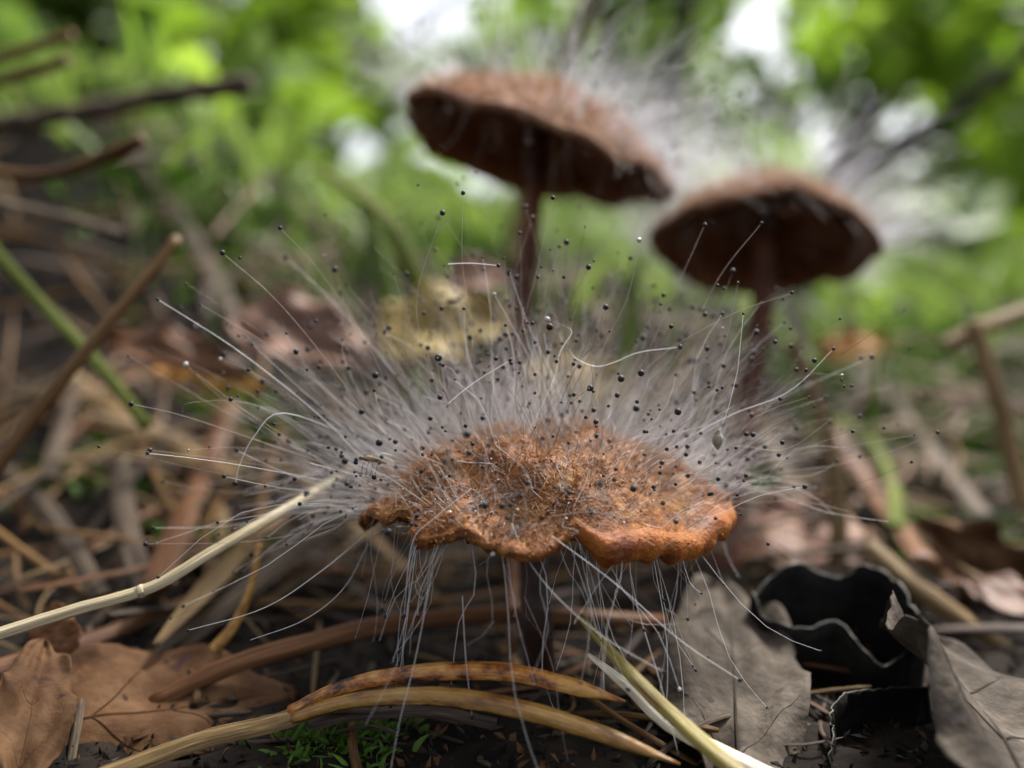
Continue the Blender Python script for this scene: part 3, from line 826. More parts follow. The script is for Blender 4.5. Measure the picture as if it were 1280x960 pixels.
r_ = empty('pine_needle_pair', G(372, 893, 0), 'pair of long orange and dark-banded pine needles joined at one end, below the hanging mould', 'pine needles')
for k, (pts, mat) in enumerate((([(362, 890, 4.25), (420, 862, 4.2), (480, 847, 4.15), (560, 839, 4.1), (640, 841, 4.1), (715, 858, 4.05), (782, 877, 4.0)], 'rust'),
                              ([(368, 896, 4.22), (440, 876, 4.1), (540, 870, 4.0), (640, 884, 3.95), (745, 915, 3.95), (850, 955, 3.9)], 'ochre'))):
    stick('needle', None, None, pts, 26, mat, .7, 16, taper=(.75, .8, .9, 1, 1.05, 1, .9, .12), parent=r_, groove=.05, n=44, tilt=(0, -.5, .9))
stick('pine_needle', 'olive-green pine needle with red band crossing over the white speckled one', 'pine needle',
      [(724, 770, 4.3), (792, 846, 4.0), (852, 905, 3.85), (950, 990, 3.6)], 22, 'olive', .7, 10, taper=(.45, .9, 1, 1))
stick('pine_needle', 'bleached white pine needle with black specks under the olive one', 'pine needle',
      [(735, 818, 4.2), (785, 858, 4.12), (845, 910, 4.05), (985, 982, 3.85)], 22, 'whiteneedle', .7, 10, taper=(.25, .8, 1, 1))
stick('pine_needle', 'dark thin needle under the orange needle pair', 'pine needle', [(385, 905, 4.35), (450, 893, 4.4), (540, 890, 4.45), (620, 905, 4.4)], 17, 'dark', .7)
# right side
stick('straw', 'ochre straw slanting down from the pink leaf past the blackened leaf', 'straw', [(1085, 682, 6.4), (1150, 737, 6.1), (1220, 787, 5.9), (1320, 858, 5.6)], 29, 'tan', .7, 10)
stick('dead_straw', 'reddish brown blade slanting behind the ochre straw', 'straw', [(1030, 525), (1090, 612), (1160, 705)], 29, 'redbrown', .4, lift=.4)
stick('dead_straw', 'tall pale stalk standing in the pink leaf beside the reddish stem', 'stalk', [(990, 430, 7.6), (1022, 500, 7.5), (1045, 600, 7.3), (1048, 730, 7.0)], 23, 'tan', .6)
stick('dead_straw', 'grey blade slanting between the green moss tufts', 'straw', [(1100, 480), (1160, 556), (1235, 650)], 22, 'grey', .4, lift=.3)
stick('dead_straw', 'bent pale stalk, its upright half beside the bank', 'stalk', [(1215, 400, 8), (1245, 490, 8), (1262, 560, 8), (1282, 640, 7.9)], 30, 'tan', .5)
stick('dead_straw', 'pale stalk lying level above the bent pale stalk', 'stalk', [(1180, 432, 8.2), (1230, 408, 8.2), (1310, 380, 8.2)], 24, 'tan', .6)
stick('dead_straw', 'short grey blade behind the reddish mushroom stem', 'straw', [(955, 545), (985, 595), (1025, 655)], 23, 'grey', .4, lift=.3)
stick('sedge_shoot', 'arched green grass blade right of the tall pale stalk', 'shoot', [(1040, 520), (1085, 545), (1115, 600), (1122, 660)], 17, 'sedge', .25, lift=.4)
stick('sedge_shoot', 'broad pale green blade arching behind the mould on the left bank', 'shoot', [(385, 205, 9.5), (440, 235, 9.3), (490, 285, 9.1), (535, 380, 9)], 24, 'sedge', .25, taper=(.5, 1, 1, 1))
stick('sedge_shoot', 'straight green blade under the broad pale arching one', 'shoot', [(455, 255, 9.2), (475, 330, 9.1), (495, 400, 9), (520, 500, 8.8)], 26, 'grass', .25, taper=(.5, 1, 1, 1))
stick('sedge_shoot', 'narrow dark green blade standing between the two brown mushroom stems', 'shoot', [(795, 320, 8.8), (790, 400, 8.7), (775, 480, 8.6), (760, 600, 8.4)], 20, 'grass', .3, taper=(.4, 1, 1, 1))
stick('plant_stalk', 'pale straw stalk rising behind the tilted brown cap', 'stalk', [(760, -60, 15), (722, 40, 15), (690, 130, 15), (655, 250, 14.5), (640, 340, 14)], 26, 'tan', .7)

# ------------------------------------------------------------------ dead leaves
def leaf(label, base, tip, W, mat, vein, normal, curl=.15, wave=.05, fold=.15, seed=0, cat='leaf', shape=.75, lobes=0, nv=5, name='dead_leaf', thick=.012, group=None):
    base, tip = Vector(base), Vector(tip)
    ax = tip - base; L = ax.length; ax.normalize()
    nrm = Vector(normal); nrm = (nrm - ax * nrm.dot(ax)).normalized(); sd_ = ax.cross(nrm).normalized()
    nu, nw = 42, 25
    def surf(u, v):           # v in -1..1
        wd = W / 2 * (math.sin(math.pi * u ** shape) ** .62) * (1 + lobes * math.sin(u * 26 + seed)) * (1 + .07 * noise.noise(Vector((u * 13 + seed, v > 0, 3))) + .05 * noise.noise(Vector((u * 37, v > 0, seed)))) + .002
        h = fold * abs(v) * wd * 1.2 + curl * math.sin(math.pi * u) * L * .5 + wave * L * noise.noise(Vector((u * 4 + seed, v * 2.2, seed))) + wave * .8 * L * (abs(v) ** 3) * math.sin(u * 17 + seed + (2 if v > 0 else 0))
        return base + ax * (L * u) + sd_ * (wd * v) + nrm * h
    V, UV = [], []
    for s in (0, 1):
        for i in range(nu):
            for j in range(nw):
                u, v = i / (nu - 1), 2 * j / (nw - 1) - 1
                V.append(list(surf(u, v) - nrm * (thick * s))); UV.append((u, v * .5 + .5))
    i, j = np.meshgrid(np.arange(nu - 1), np.arange(nw - 1), indexing='ij')
    q = np.stack([i * nw + j, i * nw + j + 1, (i + 1) * nw + j + 1, (i + 1) * nw + j], -1).reshape(-1, 4)
    K = nu * nw
    qs = [q, q[:, ::-1] + K]
    bl = [a * nw for a in range(nu)] + [(nu - 1) * nw + b for b in range(1, nw)] + [a * nw + nw - 1 for a in range(nu - 2, -1, -1)] + [b for b in range(nw - 2, 0, -1)]
    bl = np.array(bl); nx = np.roll(bl, -1)
    qs.append(np.stack([bl, nx, nx + K, bl + K], 1))
    o = solid(name, np.array(V), [np.vstack(qs)], np.array(UV), M[mat], None, base)
    tag(o, label, cat, group)
    if vein:
        mid = np.array([list(surf(u, 0) - nrm * .001) for u in np.linspace(.02, .97, 24)])
        Vv, Fv, Uv = tube(mid, np.linspace(.014, .004, 24) * W, sides=6)
        solid('midrib', Vv, Fv, Uv, M[vein], o, base)
        for k in range(nv):
            u0 = .12 + .7 * k / nv
            for s in (-1, 1):
                pp = np.array([list(surf(min(.98, u0 + .22 * t), s * .9 * t) - nrm * .0005) for t in np.linspace(0, 1, 12)])
                Vv, Fv, Uv = tube(pp, np.linspace(.006, .002, 12) * W, sides=5)
                solid('vein', Vv, Fv, Uv, M[vein], o, base)
    return o

leaf('large curled brown leaf with dark veins behind the tan blade', P(-50, 938, 4.25), P(375, 868, 4.9), 1.0, 'drybrown', 'vein', (.05, -.35, .94), curl=.06, wave=.045, fold=.08, seed=2, shape=.8, nv=3)
leaf('small folded brown leaf leaning on the large curled brown leaf', P(20, 985, 3.9), P(55, 800, 4.7), .36, 'drybrown', 'vein', (.5, -.8, .2), curl=.08, wave=.05, fold=.3, seed=5, nv=2)
leaf('rusty upright leaf scrap under the pale straw', P(80, 830, 4.9), P(65, 752, 5.0), .28, 'redbrown', None, (0, -1, .2), seed=9)
leaf('grey-brown dead leaf standing behind the olive needle', P(925, 1010, 3.85), P(905, 722, 5.8), .74, 'greyleaf', 'greyvein', (-.1, -.85, .5), curl=.08, wave=.06, fold=.1, seed=12, shape=.85, nv=2)
leaf('large smooth grey dead leaf with a pale ridge beside the blackened leaf', P(1330, 1060, 3.4), P(1135, 800, 5.0), 1.2, 'greyleaf', 'greyvein', (.25, -.8, .55), curl=.10, wave=.06, fold=.35, seed=15, nv=3)
leaf('pink-tan leaf lying flat behind the reddish stem base', G(900, 672, .05), G(1110, 700, .12), 1.1, 'pinkleaf', 'greyvein', (0, -.5, .86), curl=.10, wave=.08, seed=17)
leaf('dark brown curled leaf with ochre edge beside the ochre straw', P(1250, 770, 6.6), P(1150, 650, 6.8), .6, 'drybrown', 'vein', (-.2, -.7, .5), curl=.3, wave=.15, fold=.6, seed=19)
leaf('pinkish leaf scrap lying low beyond the ochre straw', G(1290, 770, .2), G(1200, 720, .25), .4, 'pinkleaf', None, (0, -.6, .8), seed=21)
leaf('blurred pinkish brown leaf behind the mould on the left', P(300, 395, 8.4), P(470, 455, 8.0), .8, 'pinkleaf', 'greyvein', (.2, -.8, .5), curl=.1, wave=.08, seed=23)
leaf('yellow fallen leaf behind the mould beside the dark stem', P(470, 430, 8.6), P(650, 400, 8.8), 1.0, 'yellowleaf', 'greyvein', (0, -.7, .7), curl=.1, wave=.08, seed=25)
leaf('tan-yellow leaf between the two brown mushroom stems', P(650, 480, 8.0), P(810, 500, 8.4), .8, 'yellowleaf', 'greyvein', (0, -.6, .8), curl=.12, wave=.08, seed=27)
leaf('pale pink leaf scrap beside the tall dark stem', P(560, 350, 9.6), P(640, 345, 9.6), .5, 'pinkleaf', None, (0, -.8, .6), seed=29)
leaf('bright orange leaf lying behind the reddish stem', P(1020, 440, 11), P(1120, 432, 11), .4, 'orangeleaf', None, (0, -.8, .6), seed=31)
leaf('orange-brown leaf pair scrap behind the brown stalk', P(130, 425, 7.6), P(310, 470, 7.4), .42, 'redbrown', None, (0, -.7, .7), seed=33)
leaf('rust coloured leaf under the orange-brown scrap', P(190, 455, 7.6), P(330, 490, 7.4), .35, 'orangeleaf', None, (0, -.7, .7), seed=35)
leaf('pale pink dry leaf caught on the grassy bank top', P(180, 30, 17), P(225, 20, 17), .8, 'pinkleaf', None, (0, -1, .2), seed=37)

# blackened curly leaf: standing wavy sheets with a pale rim each
def curly(parent, edge, drop, name='lobe', lean=(0, .25, -1), rimw=.0045):
    e = catmull([P(*p) for p in edge], 46)
    e = e + np.cumsum(rng.standard_normal(e.shape) * .007, axis=0)
    ln = np.array(lean, float); ln /= np.linalg.norm(ln)
    V, UV = [], []
    nw = 12
    for s in (0, 1):
        for i in range(46):
            for j in range(nw):
                t = j / (nw - 1)
                p = e[i] + ln * drop * t + np.array([0, .05 * math.sin(3 * t + i * .2) * t + .02 * s, 0]) + np.array([.03 * math.sin(i * .3 + 4 * t), 0, 0]) * t
                V.append(p); UV.append((i / 45, t))
    i, j = np.meshgrid(np.arange(45), np.arange(nw - 1), indexing='ij')
    q = np.stack([i * nw + j, i * nw + j + 1, (i + 1) * nw + j + 1, (i + 1) * nw + j], -1).reshape(-1, 4)
    K = 46 * nw
    bl = np.array([a * nw for a in range(46)] + [45 * nw + b for b in range(1, nw)] + [a * nw + nw - 1 for a in range(44, -1, -1)] + [b for b in range(nw - 2, 0, -1)]); nx = np.roll(bl, -1)
    o = solid(name, np.array(V), [np.vstack([q, q[:, ::-1] + K, np.stack([bl, nx, nx + K, bl + K], 1)])], np.array(UV), M['blackleaf'], parent, e[0])
    Vv, Fv, Uv = tube(e + np.array([0, .01, 0]), rimw * (1 + .3 * np.sin(np.arange(46) * .9)), sides=7, rough=.08)
    solid('edge', Vv, Fv, Uv, M['paleedge'], o, e[0])
bl_ = empty('blackened_leaf', G(1060, 900, 0), 'blackened curled leaf with wavy pale edges, between the grey leaves', 'leaf')
curly(bl_, [(938, 738, 5.2), (955, 768, 5.05), (985, 784, 4.95), (1015, 781, 5.0), (1043, 771, 5.05), (1062, 790, 4.95), (1080, 813, 4.85), (1102, 822, 4.85), (1128, 812, 4.9), (1150, 800, 5.0)], 1.1)
curly(bl_, [(1046, 985, 4.0), (1042, 930, 4.1), (1048, 890, 4.25), (1068, 862, 4.4), (1100, 850, 4.5), (1135, 842, 4.6), (1160, 830, 4.7)], 1.0, lean=(.25, .3, -1))
curly(bl_, [(940, 748, 5.2), (985, 708, 5.3), (1040, 718, 5.4), (1080, 698, 5.4), (1120, 720, 5.2), (1150, 760, 5.0)], 1.3, rimw=.008)

# ------------------------------------------------------------------ small things caught in the mould
gn = empty('gnat', P(468, 575, 4.25), 'tiny brown gnat caught in the filaments above the orange cap', 'insect')
b0 = gn.location
def local(px, py, d): return np.array(list(P(px, py, d)))
V, f_, u_ = tube(catmull([P(452, 573, 4.25), P(466, 574, 4.25), P(484, 580, 4.25)], 10), [.004, .012, .015, .017, .016, .014, .012, .01, .007, .003], sides=8)
solid('body', V, f_, u_, M['gnat'], gn, b0)
for pts in (((462, 572), (478, 566), (492, 570)), ((464, 574), (480, 572), (494, 577))):
    V, f_, u_ = tube(catmull([P(x, y, 4.24) for x, y in pts], 8), [.003, .012, .018, .02, .02, .016, .01, .003], [.001] * 8, sides=6)
    solid('wing', V, f_, u_, M['wing'], gn, b0)
for x in (456, 462, 468, 474):
    V, f_, u_ = tube(catmull([P(x, 575, 4.24), P(x - 3, 584, 4.22), P(x - 5, 596, 4.22)], 6), .0018, sides=4)
    solid('leg', V, f_, u_, M['gnat'], gn, b0)
V, f = spheres(np.array([list(P(451, 573, 4.25))]), np.array([.011])); solid('head', V, [f], None, M['head'], gn, b0)
sd2 = empty('seed', P(898, 560, 4.3), 'brown pointed seed in a water drop, caught in mould beside the reddish stem', 'seed')
V, f_, u_ = tube(catmull([P(899, 536, 4.3), P(897, 548, 4.3), P(897, 562, 4.3)], 10), [.002, .008, .014, .02, .024, .026, .025, .021, .014, .004], sides=9)
solid('husk', V, f_, u_, M['gnat'], sd2, sd2.location)
V, f_, u_ = tube(catmull([P(899, 540, 4.3), P(898, 550, 4.3), P(898, 566, 4.3)], 10), [.004, .016, .024, .03, .034, .036, .035, .03, .02, .004], sides=12)
solid('water_drop', V, f_, u_, M['water'], sd2, sd2.location)

# ------------------------------------------------------------------ loose litter (individual pieces)
LAND = [((-2.0, 4.6), 'near the pale jointed straw'), ((-1.6, 6.5), 'near the upright orange-brown blade'), ((0, 5.4), 'under the orange-capped mushroom'),
        ((-.2, 7.6), 'near the tall dark mushroom stem'), ((1.9, 7.6), 'near the reddish mushroom stem'), ((1.9, 5.3), 'near the blackened curled leaf'),
        ((3.2, 6.3), 'near the ochre straw'), ((-3.6, 7.5), 'near the leaning brown stalk'), ((-4.2, 10), 'on the bank under the amber-ended twig'),
        ((-1.5, 10.5), 'behind the mould left of the tall stem'), ((3.8, 10.5), 'beyond the reddish stem among moss'), ((.8, 11.5), 'between the stems on the rising ground')]
def near(x, y):
    return min(LAND, key=lambda a: (a[0][0] - x) ** 2 + (a[0][1] - y) ** 2)[1]
def litter_kind(name, label, cat, group, mat, count, Lr, wr, flat, lift, dr=(4.0, 13.5), tr=(-.75, .85), close=False, joined=None):
    meshes = []; raw = []
    for k in range(7):
        L = random.uniform(*Lr)
        b1, b2 = random.uniform(-.12, .12) * L, random.uniform(-.06, .1) * L
        c = catmull([(-L / 2, 0, 0), (-L / 6, b1, b2), (L / 6, b1 * .8, b2), (L / 2, 0, 0)], 12)
        wd = random.uniform(*wr)
        V, Fc, U = tube(c, wd * np.interp(np.linspace(0, 1, 12), [0, .1, .8, 1], [.7, 1, .95, .3]), wd * flat * np.interp(np.linspace(0, 1, 12), [0, .1, .8, 1], [.7, 1, .95, .3]), 7, rough=.05, seed=k)
        raw.append((V, Fc, U)); me = mesh_np(name, V, Fc, U); me.materials.append(M[mat]); meshes.append(me)
    n = 0
    while n < count:
        y = random.uniform(dr[0] ** .5, dr[1] ** .5) ** 2; t = random.uniform(*tr)
        x = t * y
        if not close and y < (6.0 if t < 0 else 6.8) and (mat != 'dark' or y < 5.6): continue       # the near ground stays open and dark
        if not close and y < 5 and -.1 < t < .08: continue
        z = ground(x, y)
        gx = (ground(x + .2, y) - ground(x - .2, y)) / .4; gy = (ground(x, y + .2) - ground(x, y - .2)) / .4
        nn = Vector((-gx, -gy, 1)).normalized()
        a = random.uniform(0, math.pi)
        dx = Vector((math.cos(a), math.sin(a), 0)); dx = (dx - nn * dx.dot(nn)).normalized()
        dx = (dx + nn * random.gauss(0, .16)).normalized()
        dy = nn.cross(dx).normalized(); nz = dx.cross(dy)
        rot = Matrix((dx, dy, nz)).transposed()
        loc = Vector((x, y, z)) + nn * random.uniform(*lift); s = random.uniform(.8, 1.15)
        if joined is not None:
            V, Fc, U = raw[n % 7]
            joined.append((V @ np.array(rot).T * s + np.array(list(loc)), Fc, U)); n += 1; continue
        o = link(name, meshes[n % 7]); o.rotation_euler = rot.to_euler(); o.location = loc; o.scale = (s, s, s)
        tag(o, label.format(near(x, y)), cat, group); n += 1
litter_kind('pine_needle', 'loose fallen brown pine needle {}', 'pine needle', 'loose brown needles', 'brown', 175, (1.4, 3.0), (.018, .032), .7, (.02, .22))
litter_kind('dead_straw', 'loose fallen grey dead blade {}', 'straw', 'loose grey blades', 'grey', 120, (1.2, 2.8), (.025, .055), .3, (.02, .25))
litter_kind('dead_straw', 'loose fallen tan dead blade {}', 'straw', 'loose tan blades', 'tan', 80, (1.2, 2.8), (.02, .045), .35, (.02, .25))
litter_kind('dead_straw', 'loose fallen reddish dead blade {}', 'straw', 'loose reddish blades', 'redbrown', 62, (1.0, 2.4), (.02, .045), .4, (.02, .25))
DK = []
litter_kind('dead_straw', 'loose fallen blackish dead blade {}', 'straw', 'loose blackish blades', 'dark', 115, (1.0, 2.4), (.03, .06), .35, (.0, .15), joined=DK)
V, f_, u_ = merge(DK)
tag(link('litter_straw', mesh_np('litter', V, f_, u_), M['dark']), 'tangle of blackened rotting straw on the soil', 'leaf litter', kind='stuff')

for kd, mt, nn_ in (('brown', 'brown', 46), ('tan', 'tan', 30), ('rusty', 'redbrown', 34), ('grey', 'grey', 34), ('blackish', 'dark', 40)):
    litter_kind('needle_fragment', 'thin broken %s needle fragment on the soil {}' % kd, 'needle fragment', 'broken needle fragments', mt, nn_, (.35, 1.1), (.010, .024), .6, (.0, .07), (4.1, 7.2), (-.6, .45), True)
MOS = [((-3.2, 11.5), 'on the bank under the amber-ended twig'), ((-1.4, 11.5), 'behind the yellow leaf'), ((.9, 12), 'between the two brown mushroom stems'), ((4, 11), 'in the moss beyond the reddish stem')]
for k in range(64):
    (cx, cy), wh = MOS[k % 4]
    x, y = cx + random.gauss(0, .9), cy + random.gauss(0, 1.2); z = ground(x, y); L = random.uniform(.8, 2.2)
    a = random.uniform(0, 6.28); e = random.uniform(.2, .7) * L
    c = catmull([(x, y, z - .1), (x + .2 * e * math.cos(a), y + .2 * e * math.sin(a), z + L * .55), (x + e * math.cos(a), y + e * math.sin(a), z + L * random.uniform(.6, .95))], 14)
    wd = random.uniform(.03, .065)
    V, f_, u_ = tube(c, wd * np.linspace(1, .15, 14), wd * .2 * np.linspace(1, .15, 14), 6)
    tag(solid('sedge_shoot', V, f_, u_, M['grass'], None, c[0]), 'thin green shoot growing ' + wh, 'shoot', 'thin green shoots')
# crumbs
def scatter(n, dr, tr, size, keep=None, pw=.5):
    out = []
    while len(out) < n:
        y = random.uniform(dr[0] ** pw, dr[1] ** pw) ** (1 / pw); x = random.uniform(*tr) * y
        if keep and not keep(x, y): continue
        out.append((x, y))
    a = np.array(out)
    return np.column_stack([a, ground_np(a[:, 0], a[:, 1])])
def flakes(Cn, size, flatness=.5):
    n = len(Cn)
    A = norm(rng.standard_normal((n, 3))); Bv = norm(np.cross(A, rng.standard_normal((n, 3))))
    s = rng.uniform(*size, n)[:, None]; w_ = s * rng.uniform(.2, .6, (n, 1))
    N_ = np.cross(A, Bv) * s * .15
    V = np.stack([Cn - A * s, Cn + Bv * w_ + N_, Cn + A * s, Cn - Bv * w_ + N_, Cn - N_], 1).reshape(-1, 3)
    k = np.arange(n)[:, None] * 5
    T = np.concatenate([k + np.array([[0, 1, 3]]), k + np.array([[1, 2, 3]]), k + np.array([[0, 4, 1]]), k + np.array([[1, 4, 2]]), k + np.array([[2, 4, 3]]), k + np.array([[3, 4, 0]])])
    return V, T
for nm, mat, n in (('crumbs', 'drybrown', 4500), ('crumbs', 'blackleaf', 6000), ('crumbs', 'greyleaf', 1500)):
    Cn = scatter(n, (3.6, 16), (-.7, .7), None)
    Cn[:, 2] += rng.uniform(0, .05, n)
    V, T = flakes(Cn, (.012, .05)); V[:, 2] -= .01
    o = link('litter_' + nm, mesh_np('litter', V, [T], smooth=False), M[mat]); tag(o, {'drybrown': 'fine brown leaf crumbs over the soil', 'blackleaf': 'fine black leaf crumbs over the soil', 'greyleaf': 'fine grey leaf crumbs over the soil'}[mat], 'leaf litter', kind='stuff')

# moss and grass (uncountable)
def blades(Cn, L, wd, lean=.5, K=4):
    n = len(Cn)
    D = norm(np.array([[0, 0, 1.]]) + rng.standard_normal((n, 3)) * np.array([[lean, lean, .15]]))
    side = norm(np.cross(D, rng.standard_normal((n, 3))))
    bendv = norm(rng.standard_normal((n, 3)) * np.array([[1, 1, .1]]))
    s = np.linspace(0, 1, K)
    pts = Cn[:, None] + D[:, None] * (s[None, :, None] * L[:, None, None]) + bendv[:, None] * (L[:, None, None] * .35 * (s ** 2)[None, :, None])
    pts[..., 2] -= .25 * L[:, None] * (s ** 2)[None]
    wv = wd[:, None] * np.array([.7, 1, .75, .06])[None]
    nrm = np.cross(D, side) * wd[:, None] * .35
    V = np.stack([pts - side[:, None] * wv[..., None], pts + nrm[:, None], pts + side[:, None] * wv[..., None]], 2).reshape(-1, 3)
    i, j, k = np.meshgrid(np.arange(n), np.arange(K - 1), np.arange(2), indexing='ij')
    b = i * K * 3 + j * 3 + k
    return V, np.stack([b, b + 1, b + 4, b + 3], -1).reshape(-1, 4)
def mossy(cx, cy, r, n, L=(.12, .35)):
    a = rng.normal(0, r * .5, (n, 2)) + np.array([[cx, cy]])
    Cn = np.column_stack([a, ground_np(a[:, 0], a[:, 1])])
    return blades(Cn, rng.uniform(*L, n), rng.uniform(.1, .16, n) * L[1] * .85, .7)
moss_spots = [((430, 925), .3, 0), ((700, 160), 0, 0), ((120, 590), .5, 200), ((300, 520), .4, 250), ((250, 700), .3, 120), ((1150, 450), 1.1, 1300), ((1090, 560), .6, 500), ((1220, 690), .7, 500), ((950, 620), .3, 160), ((1020, 470), .6, 300), ((1180, 590), .6, 400), ((330, 340), 1.0, 700), ((230, 230), 1.2, 800), ((420, 300), .9, 500), ((1200, 400), 1.4, 900), ((1240, 560), .7, 400), ((560, 300), 1.2, 500)]
for (px, py), r, n in moss_spots:
    if not n: continue
    c = G(px, py)
    V, q = mossy(c.x, c.y, r, n)
    o = link('moss', mesh_np('moss', V, [q]), M['moss']); tag(o, 'low cushion of green moss growing through the litter', 'moss', 'moss cushions', 'stuff')
c = G(430, 925); V, q = mossy(c.x, c.y, .32, 420, (.04, .12)); V = V
o = link('moss', mesh_np('moss', V, [q]), M['moss']); tag(o, 'small dark moss tuft beside the joined end of the orange needle pair', 'moss', kind='stuff')
Cn = scatter(4200, (12.3, 70), (-.75, .75), None, lambda x, y: random.random() < (.9 if x / y < -.12 or y > 20 else .2), pw=.35)
k = rng.uniform(.6, 1.7, len(Cn)) * np.clip(Cn[:, 1] / 18, .8, 2.2)
V, q = blades(Cn, k, rng.uniform(.06, .14, len(Cn)) * np.clip(Cn[:, 1] / 18, .8, 2.2), .45)
o = link('grass', mesh_np('grass', V, [q]), M['grass']); tag(o, 'bright green grass and moss covering the bank top', 'grass', kind='stuff')

# ------------------------------------------------------------------ leafy plants, saplings and trees behind
def leaf_geo(Cn, Ls, Wd, droop=.3):
    """broad folded leaves: 4 x 3 vertices each"""
    n = len(Cn)
    A = norm(rng.standard_normal((n, 3)) * np.array([[1, 1, .45]]) - np.array([[0, 0, droop]]))
    Nn = norm(np.array([[0, 0, 1.]]) + rng.standard_normal((n, 3)) * .55)
    Sd = norm(np.cross(A, Nn)); Nn = np.cross(Sd, A)
    s = np.array([0, .3, .7, 1.]); wv = np.array([.08, 1, .8, .03])
    pts = Cn[:, None] + A[:, None] * (s[None, :, None] * Ls[:, None, None]) - Nn[:, None] * (.18 * Ls[:, None, None] * (s ** 2)[None, :, None])
    W_ = Wd[:, None] * wv[None]
    up = Nn[:, None] * (W_ * .3)[..., None]
    V = np.stack([pts - Sd[:, None] * W_[..., None] + up, pts, pts + Sd[:, None] * W_[..., None] + up], 2).reshape(-1, 3)
    i, j, k = np.meshgrid(np.arange(n), np.arange(3), np.arange(2), indexing='ij')
    b = i * 12 + j * 3 + k
    return V, np.stack([b, b + 1, b + 4, b + 3], -1).reshape(-1, 4)

def herb(x, y, H, nl, Ls, mat, label, group):
    z = ground(x, y)
    root = empty('leafy_herb', (x, y, z), label, 'plant', group)
    top = np.array([x + random.uniform(-.2, .2) * H, y + random.uniform(-.2, .2) * H, z + H])
    c = catmull([(x, y, z - .2), (x + .05 * H, y, z + H * .5), top], 10)
    V, f_, u_ = tube(c, H * .012 + .02, sides=6); solid('stem', V, f_, u_, M['grass'], root, (x, y, z))
    for k in range(nl):
        p = c[random.randint(3, 9)]
        V, q = leaf_geo(p[None], np.array([random.uniform(*Ls)]), np.array([random.uniform(*Ls) * .32]))
        o = solid('leaf', V, [q], None, M[mat], root, p)
def herb_look(m, y, where):
    k = random.choice(m)
    return k, '%s leafy herb growing %s%s' % ({'lime': 'bright lime', 'leaf': 'dull green'}[k], where, ', close behind the litter' if y < 25 else ', far back' if y > 36 else '')
for k in range(26):
    y = random.uniform(15, 45); t = random.uniform(-.66, -.08)
    herb(t * y, y, random.uniform(1.2, 3.5) * y / 22, random.randint(5, 9), (.9 * y / 18, 2.2 * y / 18), *herb_look(['lime', 'lime', 'leaf'], y, 'on the grassy bank'), 'leafy herbs on the bank')
for k in range(12):
    y = random.uniform(17, 50); t = random.uniform(.2, .66)
    herb(t * y, y, random.uniform(1.2, 3.5) * y / 22, random.randint(5, 9), (.9 * y / 18, 2.2 * y / 18), *herb_look(['lime', 'leaf', 'leaf'], y, 'low beyond the brown mushrooms'), 'leafy herbs beyond the mushrooms')

def sapling(label, path, r0, limbs, clumps, mat, leafL, cat='tree', name='sapling', trunkmat='trunk'):
    """path: (px,py,d) from ground up; clumps: (px,py,d,spread_cm,n)"""
    pw = [P(*p) for p in path]
    g = Vector((pw[0].x, pw[0].y, ground(pw[0].x, pw[0].y)))
    root = empty(name, g, label, cat)
    c = catmull([g - Vector((0, 0, 1))] + pw, 24)
    parts = [tube(c, np.linspace(r0, r0 * .45, 24), sides=9, rough=.03)]
    for lp in limbs:
        cc = catmull([P(*p) for p in lp], 14); parts.append(tube(cc, np.linspace(r0 * .5, r0 * .2, 14), sides=7))
    for (px, py, d, sp, n) in clumps:               # a twig from the trunk to each clump
        e = np.array(list(P(px, py, d))); i = int(np.argmin(np.linalg.norm(c - e, axis=1) + .3 * np.abs(c[:, 2] - e[2]) + 2 * np.maximum(0, c[:, 2] - e[2])))
        cc = catmull([c[i], (c[i] + e) / 2 + np.array([0, 0, .06 * np.linalg.norm(c[i] - e)]), e], 10)
        parts.append(tube(cc, np.linspace(r0 * .22, r0 * .06, 10), sides=6))
    V, f_, u_ = merge(parts); solid('trunk', V, f_, u_, M[trunkmat], root, g)
    Cs = []
    for (px, py, d, sp, n) in clumps:
        e = np.array(list(P(px, py, d)))
        Cs.append(e + rng.standard_normal((n, 3)) * np.array([[sp, sp, sp * .8]]))
    Cs = np.concatenate(Cs); Ls = rng.uniform(.6, 1.3, len(Cs)) * leafL
    V, q = leaf_geo(Cs, Ls, Ls * .36)
    o = solid('crown', V, [q], None, M[mat], root, g); o['kind'] = 'stuff'
random.seed(101); rng = np.random.default_rng(101)
# hazel-like sapling with two slanting stems, lime leaves (upper right)
sapling('slanting dark sapling stem with lime green leaves beyond the mushrooms', [(1000, 270, 45), (1100, 195, 45), (1185, 145, 46), (1300, 55, 48), (1420, -60, 50)], .95, [],
        [(1120, 30, 60, 2.2, 55), (1230, 30, 60, 2.4, 60), (1250, 150, 56, 2, 30), (1090, 90, 60, 1.5, 30), (1200, 230, 55, 2.4, 40), (1160, 60, 62, 1.5, 26), (1280, 240, 55, 2.2, 30)], 'lime', 3.2)
sapling('steeper dark sapling stem with green leaves crossing behind the slanting one', [(1020, 260, 58), (1062, 180, 58), (1112, 90, 58), (1152, 0, 60), (1180, -90, 62)], 1.25, [],
        [(1050, 40, 75, 2.5, 26), (1000, 30, 80, 2.2, 22), (1100, 150, 75, 2.5, 24), (1130, -20, 75, 3, 30)], 'lime', 3.6)
sapling('thin dark trunk behind the gap between the brown caps', [(815, 330, 75), (832, 150, 75), (850, 60, 75), (868, -30, 77), (880, -140, 80)], 1.45, [],
        [(790, 20, 90, 4, 30), (760, 90, 95, 5, 35), (700, 30, 90, 4, 28), (880, 150, 90, 3.5, 22), (820, 60, 95, 4, 30), (640, 70, 95, 4, 22), (870, -10, 90, 4, 16)], 'leaf', 4.2)
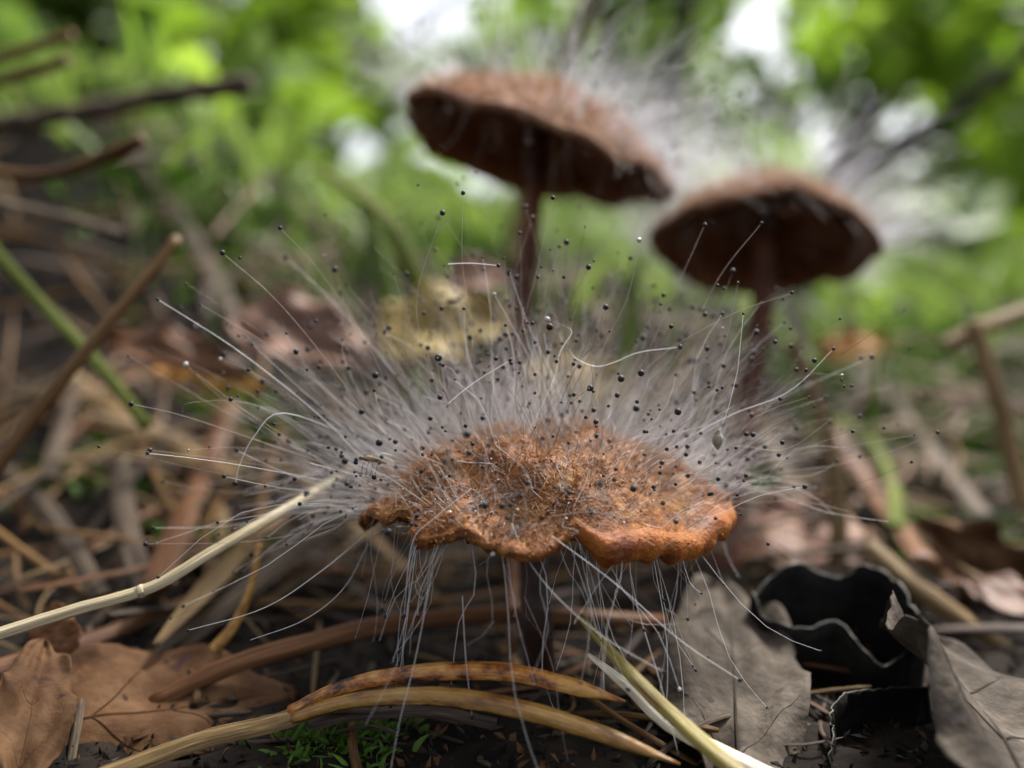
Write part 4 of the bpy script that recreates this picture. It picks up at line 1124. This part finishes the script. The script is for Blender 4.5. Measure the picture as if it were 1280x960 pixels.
sapling('thin leaning sapling with a dark twig crossing the white sky', [(420, 160, 60), (480, 80, 60), (520, 40, 60), (565, -10, 61), (610, -80, 63)], .42, [],
        [(380, 20, 70, 2.6, 36), (330, 60, 70, 2.6, 36), (420, 80, 70, 2.4, 32), (660, 20, 75, 2.4, 24), (400, -40, 70, 3, 24), (540, 75, 75, 1.8, 22), (600, 75, 75, 1.6, 18)], 'lime', 3.2)
# wood behind
def tree(x, y, H, mat, label, crown_r, n, leafL, low=.1):
    z = ground(x, y)
    root = empty('tree', (x, y, z), label, 'tree', 'trees of the wood behind')
    c = catmull([(x, y, z - 3), (x + random.uniform(-.03, .03) * H, y, z + H * .5), (x + random.uniform(-.06, .06) * H, y, z + H)], 16)
    r0 = H * .016
    parts = [tube(c, np.linspace(r0, r0 * .25, 16), sides=9, rough=.04)]
    Cs = []
    for k in range(16):
        i = random.randint(max(1, int(16 * low)), 15)
        a = random.uniform(0, 2 * math.pi); L = crown_r * random.uniform(.5, 1.1) * (1.15 - .5 * i / 15)
        e = c[i] + np.array([math.cos(a) * L, math.sin(a) * L, L * random.uniform(.0, .5)])
        parts.append(tube(catmull([c[i], (c[i] + e) / 2 + np.array([0, 0, .08 * L]), e], 8), np.linspace(r0 * .3, r0 * .08, 8), sides=6))
        for s in (.5, .75, 1):
            q = c[i] * (1 - s) + e * s
            Cs.append(q + rng.standard_normal((n // 48, 3)) * L * .22)
    V, f_, u_ = merge(parts); solid('trunk', V, f_, u_, M['trunk'], root, (x, y, z))
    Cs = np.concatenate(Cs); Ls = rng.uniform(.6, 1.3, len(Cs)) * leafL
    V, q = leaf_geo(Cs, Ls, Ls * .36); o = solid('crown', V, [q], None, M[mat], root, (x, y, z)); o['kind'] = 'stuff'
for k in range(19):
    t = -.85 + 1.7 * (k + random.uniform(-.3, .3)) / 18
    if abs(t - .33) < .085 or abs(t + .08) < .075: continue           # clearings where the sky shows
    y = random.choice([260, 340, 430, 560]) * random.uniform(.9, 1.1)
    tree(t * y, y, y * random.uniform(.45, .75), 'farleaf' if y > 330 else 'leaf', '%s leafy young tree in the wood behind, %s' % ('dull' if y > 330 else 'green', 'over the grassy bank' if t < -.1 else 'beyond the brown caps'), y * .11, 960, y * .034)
